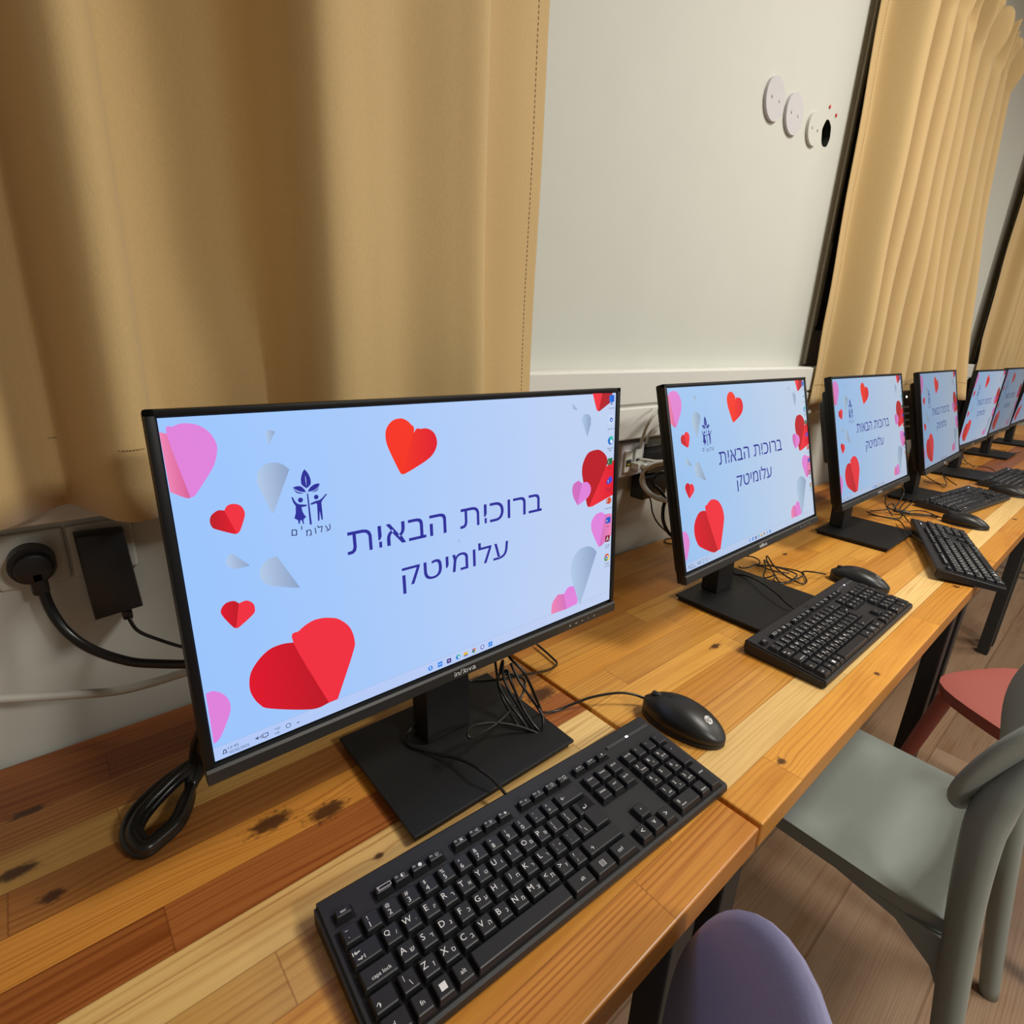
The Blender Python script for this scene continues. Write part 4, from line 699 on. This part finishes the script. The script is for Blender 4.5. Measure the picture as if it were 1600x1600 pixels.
kbs[2].rotation_euler.x = math.radians(3.0); kbs[2].location.z = T+.0025
def feet(t, z):
    for s in (-1, 1):
        bm = BM(); box(bm, s*.19-.012, s*.19+.012, .045, .051, -z, .010, .001); obj('foot', bm, M_deck, t)
feet(kbs[2], .004)
def cab(name, keys, parent, r, m, seg=8):
    bm = BM()
    for k in keys: tube(bm, [(x, y, z+T) for x, y, z in CB[k]], r, seg, 6, closed=k.startswith('ring'))
    return obj(name, bm, m, parent, smooth='all', world=True)
cab('cable', ['kcab1'], kbs[0], .0019, M_cable); cab('cable', ['kcab2'], kbs[1], .0019, M_cable); cab('cable', ['kcab3'], kbs[2], .0019, M_cable)
cab('cable', ['t4a'], kbs[3], .002, M_cable, 6); cab('cable', ['t5b'], kbs[4], .002, M_cable, 6)
# ---------------------------------------------------------------- mice
def make_mouse(label):
    t = thing('computer_mouse', label, 'mouse', group='black mice beside the keyboards')
    def shell(bm, z0, z1, infl, n=34, mm=24):
        rows = []
        for i in range(n+1):
            s = .5-.5*math.cos(math.pi*i/n); y = .057-.116*s                       # front (cable end) towards +y
            wd = .0315*(max(0, 1-abs(2*s-1)**2.3))**.52*(.93+.10*s) + infl; hh = .0385*(max(1e-4, math.sin(math.pi*min(1, .10+.86*s)**.92)))**.62
            rr = []
            for j in range(mm+1):
                a = math.pi*j/mm; x = -wd*abs(math.cos(a))**.8*(1 if math.cos(a) > 0 else -1); z = z0+(min(hh, z1)-z0)*max(0, math.sin(a))**.75
                rr.append(bm.verts.new((x, y, z)))
            rows.append(rr)
        for a, b in zip(rows, rows[1:]):
            for j in range(mm): bm.faces.new((a[j], a[j+1], b[j+1], b[j]))
            bm.faces.new((a[0], b[0], b[mm], a[mm]))
        bm.faces.new(rows[0][::-1]); bm.faces.new(rows[-1])
        bmesh.ops.remove_doubles(bm, verts=bm.verts[:], dist=1e-5)
    bm = BM(); shell(bm, .0085, .0385, 0); obj('top_shell', bm, M_mouse, t, smooth='all')
    bm = BM(); shell(bm, .001, .0125, -.0006); obj('lower_body', bm, M_black, t, smooth='all')
    bm = BM(); box(bm, -.0045, .0045,   .020, .047, .0225, .0345, .003); obj('wheel_slot', bm, M_black, t)
    bm = BM(); cyl(bm, (-.003, .0365, .0262), .0085, (.006, 0, 0), 24, 0, .001); obj('scroll_wheel', bm, M_metal_dark, t, smooth=True)
    bm = BM(); box(bm, -.0006, .0006, .0, .022, .0325, .0381, .0002); obj('button_seam', bm, M_black, t)
    bm = BM(); cyl(bm, (0, 0, 0), .0062, (0, 0, .0007), 36)
    for f in bm.faces: f.material_index = 0
    Mt = Matrix.Translation((0, 0, .00078)) @ Matrix(((1, .3, 0, 0), (0, 1, 0, 0), (0, 0, 1, 0), (0, 0, 0, 1))) @ Matrix.Diagonal((.00105, .00105, 1, 1)) @ Matrix.Translation((0, -2.6, 0)); add_text(bm, 'hp', 10, Mt, 1)
    bm.transform(Matrix.Translation((0, -.0335, .0284)) @ Matrix.Rotation(math.radians(27), 4, 'X')); obj('emblem', bm, [M_silver, M_black], t)['label'] = 'round silver emblem'
    return t
MS = [(.478, -.452, 9.5, 'black mouse on the pine boards beside the nearest keyboard, silver round emblem in view'),
      (1.205, -.432, 12, 'black mouse behind the end of the second keyboard'),
      (1.968, -.474, 8, 'black mouse touching the askew keyboard, between it and the fourth keyboard'),
      (2.592, -.482, 4, 'farthest black mouse, beside the fourth keyboard')]
ms0 = make_mouse(MS[0][3]); mss = []
for i, (x, y, a, lab) in enumerate(MS):
    t = ms0 if i == 0 else dup(ms0, (0, 0, 0), 0, lab)
    t.location = (x, y, T); t.rotation_euler = (0, 0, math.radians(a)); mss.append(t)
cab('cable', ['mouse1', 'loop1'], mss[0], .0019, M_cable); cab('cable', ['mcab2', 'loopb2'], mss[1], .0017, M_cable); cab('cable', ['t3a', 't3g'], mss[2], .0019, M_cable, 6)
# ---------------------------------------------------------------- loose cords and adapters
bm = BM(); tube(bm, [(x, y, z+T) for x, y, z in CB['cord']], .0052, 10); obj('cord', bm, M_cable, pc, smooth='all', world=True)
bm = BM()
for k in ('coil1', 'coil2', 'coil3'): tube(bm, [(x, y, z+T) for x, y, z in CB[k]], .0056, 10)
cc = obj('coiled_cord', bm, M_cable, None, smooth='all'); tag(cc, 'thick black cord coiled in loops on the table at the big monitor\'s lower corner', 'cord')
ad = thing('power_adapter', 'black adapter brick hanging from the socket between the round plug and the big monitor', 'power adapter', (-.083, -.02, .215+T))
bm = BM(); prism(bm, [(-.108, -.008, .269+T), (-.063, -.008, .267+T), (-.0575, -.008, .170+T), (-.105, -.008, .166+T)], (0, -.026, 0), 0, .004); obj('brick', bm, M_black, ad, smooth=True, world=True)
bm = BM(); box(bm, -.079, -.069, -.032, -.018, .157+T, .169+T, .002); tube(bm, [(x, y, z+T) for x, y, z in [(-.074, -.026, .160)]+CB['adcable'][1:]], .0021, 8); obj('lead', bm, M_cable, ad, smooth=True, world=True)
bm = BM(); tube(bm, [(x, y, z+T) for x, y, z in CB['white']], .0052, 10); tag(obj('network_cable', bm, M_wcable, None, smooth='all'), 'greyish white cable running low along the wall at the far left', 'cable')
# outlet box between the first and second monitors
ob = thing('network_outlet', 'white wall box with two network jacks between the first and second monitors', 'network outlet', (.865, 0, .243+T))
bm = BM(); prism(bm, [(.815, -.0005, .196+T), (.922, -.0005, .196+T), (.922, -.0005, .289+T), (.815, -.0005, .289+T)], (0, -.016, 0), 0, .002)
prism(bm, [(.829, -.016, .205+T), (.912, -.016, .205+T), (.912, -.016, .281+T), (.829, -.016, .281+T)], (0, -.020, 0), 0, .006); obj('box', bm, M_plate, ob, world=True)
for x in (.850, .884):
    bm = BM(); box(bm, x-.012, x+.012, -.041, -.034, .218+T, .266+T, .001); j = obj('jack', bm, M_white, ob, world=True)
    bm = BM(); box(bm, x-.0085, x+.0085, -.0422, -.040, .232+T, .246+T); obj('opening', bm, M_black, j, world=True)
    bm = BM(); box(bm, x-.006, x+.006, -.0424, -.0405, .234+T, .238+T); obj('contacts', bm, M_gold, j, world=True)
pt = thing('network_cable', 'white network cable coiled beside the wall box, plugged into it', 'cable', (.90, -.07, .2+T))
cab('coil', ['patch', 'ring0', 'ring1', 'ring2'], pt, .0033, M_wcable)
bm = BM(); box(bm, .858, .888, -.062, -.042, .226+T, .240+T, .002); box(bm, .866, .905, -.074, -.056, .228+T, .240+T, .004); obj('connector', bm, M_white, pt, world=True)
tag(cab('network_cable', ['arc1'], None, .0033, M_wcable), 'grey-white cable arching up from the wall box, taller of the two arcs', 'cable', 'arching network cables')
tag(cab('network_cable', ['arc2'], None, .0030, M_wcable), 'grey-white cable arching up from the wall box, lower of the two arcs', 'cable', 'arching network cables')
tag(cab('mains_cable', ['thick2'], None, .0042, M_cable), 'thick black cord dropping to the table behind the second monitor', 'cord')
tag(cab('cable', ['thin', 'tl'], None, .0018, M_cable), 'thin black wire hanging from the white coil down to small loops on the table', 'cable')
ad2 = thing('power_adapter', 'black adapter brick on the wall behind the white coil, between the first and second monitors', 'power adapter', (.96, -.02, .23+T))
bm = BM(); box(bm, .915, 1.02, -.046, -.008, .205+T, .258+T, .004); obj('brick', bm, M_black, ad2, smooth=True, world=True)
bm = BM(); box(bm, .905, 1.0, -.05, -.012, .145+T, .20+T, .006); obj('plug_body', bm, M_black, ad2, smooth=True, world=True)
socket(.99, .243, 'wall socket behind the black adapter at the second monitor')
for k, l in (('t3b', 'short black wire hanging straight down beneath the third monitor'), ('t3c', 'black wire curving down from the corner of the third monitor into the tangle'), ('t4b', 'thin black wire between the fourth monitor and its keyboard'), ('t4c', 'black wire looped on the table beside the fourth monitor foot'), ('t5a', 'black wire hanging down beneath the fifth monitor'), ('t5c', 'short black wire lying on the table beside the fifth monitor foot'), ('t6a', 'black wire lying on the boards between the fifth and sixth monitor feet'), ('kx', '')):
    if k in CB: tag(cab('cable', [k], None, .0019, M_cable, 6), l, 'cable', 'loose black wires behind the far monitors')
ty = thing('cable_tie', 'black bundled knot where the wires meet beside the askew keyboard', 'cable bundle', (1.93, -.36, T+.01))
bm = BM(); tube(bm, [(x, y, z+T) for x, y, z in (CB['t3a'][4], CB['t3a'][5], CB['t3a'][6])], .006, 8); obj('wrap', bm, M_cable, ty, smooth='all', world=True)
bm = BM()
for k in ('t3d', 't3e', 't3f'): tube(bm, [(x, y, z+T) for x, y, z in CB[k]], .0019, 6)
obj('tail', bm, M_cable, ty, smooth='all', world=True)
# marker writing under the plug
bm = BM(); Mt = Matrix.Translation((-.172, -.0006, .211+T)) @ Matrix.Rotation(math.pi/2, 4, 'X') @ Matrix.Diagonal((.0012, .0012, 1, 1))
add_text(bm, '1.0 1', 10, Mt, 0, align='CENTER'); tag(obj('marker_writing', bm, M_ink), 'handwritten black numerals on the wall under the round plug', 'writing')
# ---------------------------------------------------------------- chairs
def chair(name, label, m, loc, rz):
    t = thing(name, label, 'chair', loc, math.radians(rz), 'plastic chairs along the table')
    # seat: rounded square, dished, with a skirt
    N = 40; ring = []
    for i in range(N):
        a = 2*math.pi*i/N; c, s = math.cos(a), math.sin(a); q = 10.0 if s < 0 else 3.5
        r = (abs(c)**q+abs(s)**q)**(-1/q); ring.append((.188*r*c, .03+(.236 if s < 0 else .20)*r*s))
    bm = BM(); prev = None
    def dish(x, y): return .450-.010*max(0, 1-(x/.19)**2)*max(0, 1-((y-.03)/.2)**2)-.006*max(0, (y-.14)/.08)**2
    cen = bm.verts.new((0, .03, dish(0, .03)))
    for k in (.25, .5, .75, .92, 1.0):
        vs = [bm.verts.new((x*k, .03+(y-.03)*k, dish(x*k, .03+(y-.03)*k)-(.003 if k == 1 else 0))) for x, y in ring]
        for i in range(N):
            if prev is None: bm.faces.new((cen, vs[i], vs[(i+1) % N]))
            else: bm.faces.new((prev[i], vs[i], vs[(i+1) % N], prev[(i+1) % N]))
        prev = vs
    for dz, k in ((-.010, 1.0), (-.030, .985), (-.030, .93)):
        vs = [bm.verts.new((x*k, .03+(y-.03)*k, .447+dz)) for x, y in ring]
        for i in range(N): bm.faces.new((prev[i], vs[i], vs[(i+1) % N], prev[(i+1) % N]))
        prev = vs
    bm.faces.new(prev)
    for s in (-1, 1): prism(bm, [(s*.186, -.02, .421), (s*.186, -.10, .421), (s*.186, -.205, .421), (s*.186, -.212, .31), (s*.186, -.185, .362), (s*.186, -.13, .402)], (-s*.022, 0, 0))
    obj('seat', bm, m, t, smooth=True)
    # curved oval backrest
    bm = BM(); hw, hh = .223, .138; layers = []
    def surf(u, v): x = hw*u; z = .729+hh*v; return Vector((x*(1-.05*u*u), -.218+.066*u*u-.327*(z-.729), z))
    def nor(u, v):
        e = .01; a = surf(u+e, v)-surf(u-e, v); b = surf(u, v+e)-surf(u, v-e); return a.cross(b).normalized()
    N = 56; rings = []
    for off, shr in ((.010, 0), (-.010, 0)):
        R = []
        for k in (0, .3, .55, .75, .88, .95, 1.0):
            rr = []
            for i in range(N):
                a = 2*math.pi*i/N; c, s = math.cos(a), math.sin(a); r = (abs(c)**2.6+abs(s)**2.3)**(-1/2.45)*k
                u, v = r*c, r*s; o = off*(1 if k < .9 else (.8 if k < 1 else .25)); rr.append(bm.verts.new(surf(u, v)+nor(u, v)*o))
            R.append(rr)
        for a, b in zip(R, R[1:]):
            for i in range(N): bm.faces.new((a[i], a[(i+1) % N], b[(i+1) % N], b[i]))
        layers.append(R[-1])
    for i in range(N): bm.faces.new((layers[0][i], layers[0][(i+1) % N], layers[1][(i+1) % N], layers[1][i]))
    bmesh.ops.remove_doubles(bm, verts=bm.verts[:], dist=2e-4)
    obj('backrest', bm, m, t, smooth='all')
    for s in (-1, 1):
        bm = BM(); tube(bm, [(s*.210, -.272, 0), (s*.204, -.240, .2), (s*.194, -.204, .45), (s*.187, -.189, .58), (s*.176, -.186, .66), (s*.160, -.200, .73), (s*.142, -.215, .78)], lambda q: .016+.0075*min(1, q*1.7)-.012*max(0, q-.72)*5, 14); obj('leg', bm, m, t, smooth='all')
        bm = BM(); tube(bm, [(s*.200, .232, 0), (s*.178, .202, .2), (s*.152, .165, .432)], lambda q: .013+.006*q, 14); obj('leg', bm, m, t, smooth='all')
    bm = BM(); pts = []
    for j in range(17):
        x = -.182+.364*j/16; q = abs(x/.182); pts.append((x, q))
    pr = []
    for x, q in pts: y = -.190-.012*(1-q*q); zt = .606-.02*q**4; zb = .576-.085*q**5; pr.append(((x, y, zt), (x, y, zb)))
    rows = [[bm.verts.new((p[0], p[1]+d, p[2])) for p in (a, b) for d in (.011, -.011)] for a, b in pr]
    for A, B in zip(rows, rows[1:]):
        for a, b in ((0, 1), (1, 3), (3, 2), (2, 0)): bm.faces.new((A[a], A[b], B[b], B[a]))
    bm.faces.new([rows[0][i] for i in (0, 1, 3, 2)]); bm.faces.new([rows[-1][i] for i in (0, 2, 3, 1)])
    obj('cross_bar', bm, m, t, smooth=True)
    return t
chair('plastic_chair', 'grey-green plastic chair pushed under the amber table, its seat and back legs in view', M_green, (.955, -.577, 0), -1)
chair('plastic_chair', 'grey plastic chair with lilac screen glow in its colour, at the bottom edge of the picture, only its rounded backrest showing', M_glow_grey, (.026, -.513, 0), 13)
chair('plastic_chair', 'salmon pink plastic chair behind the grey-green one, turned askew', M_pink, (1.562, -.828, 0), -29)
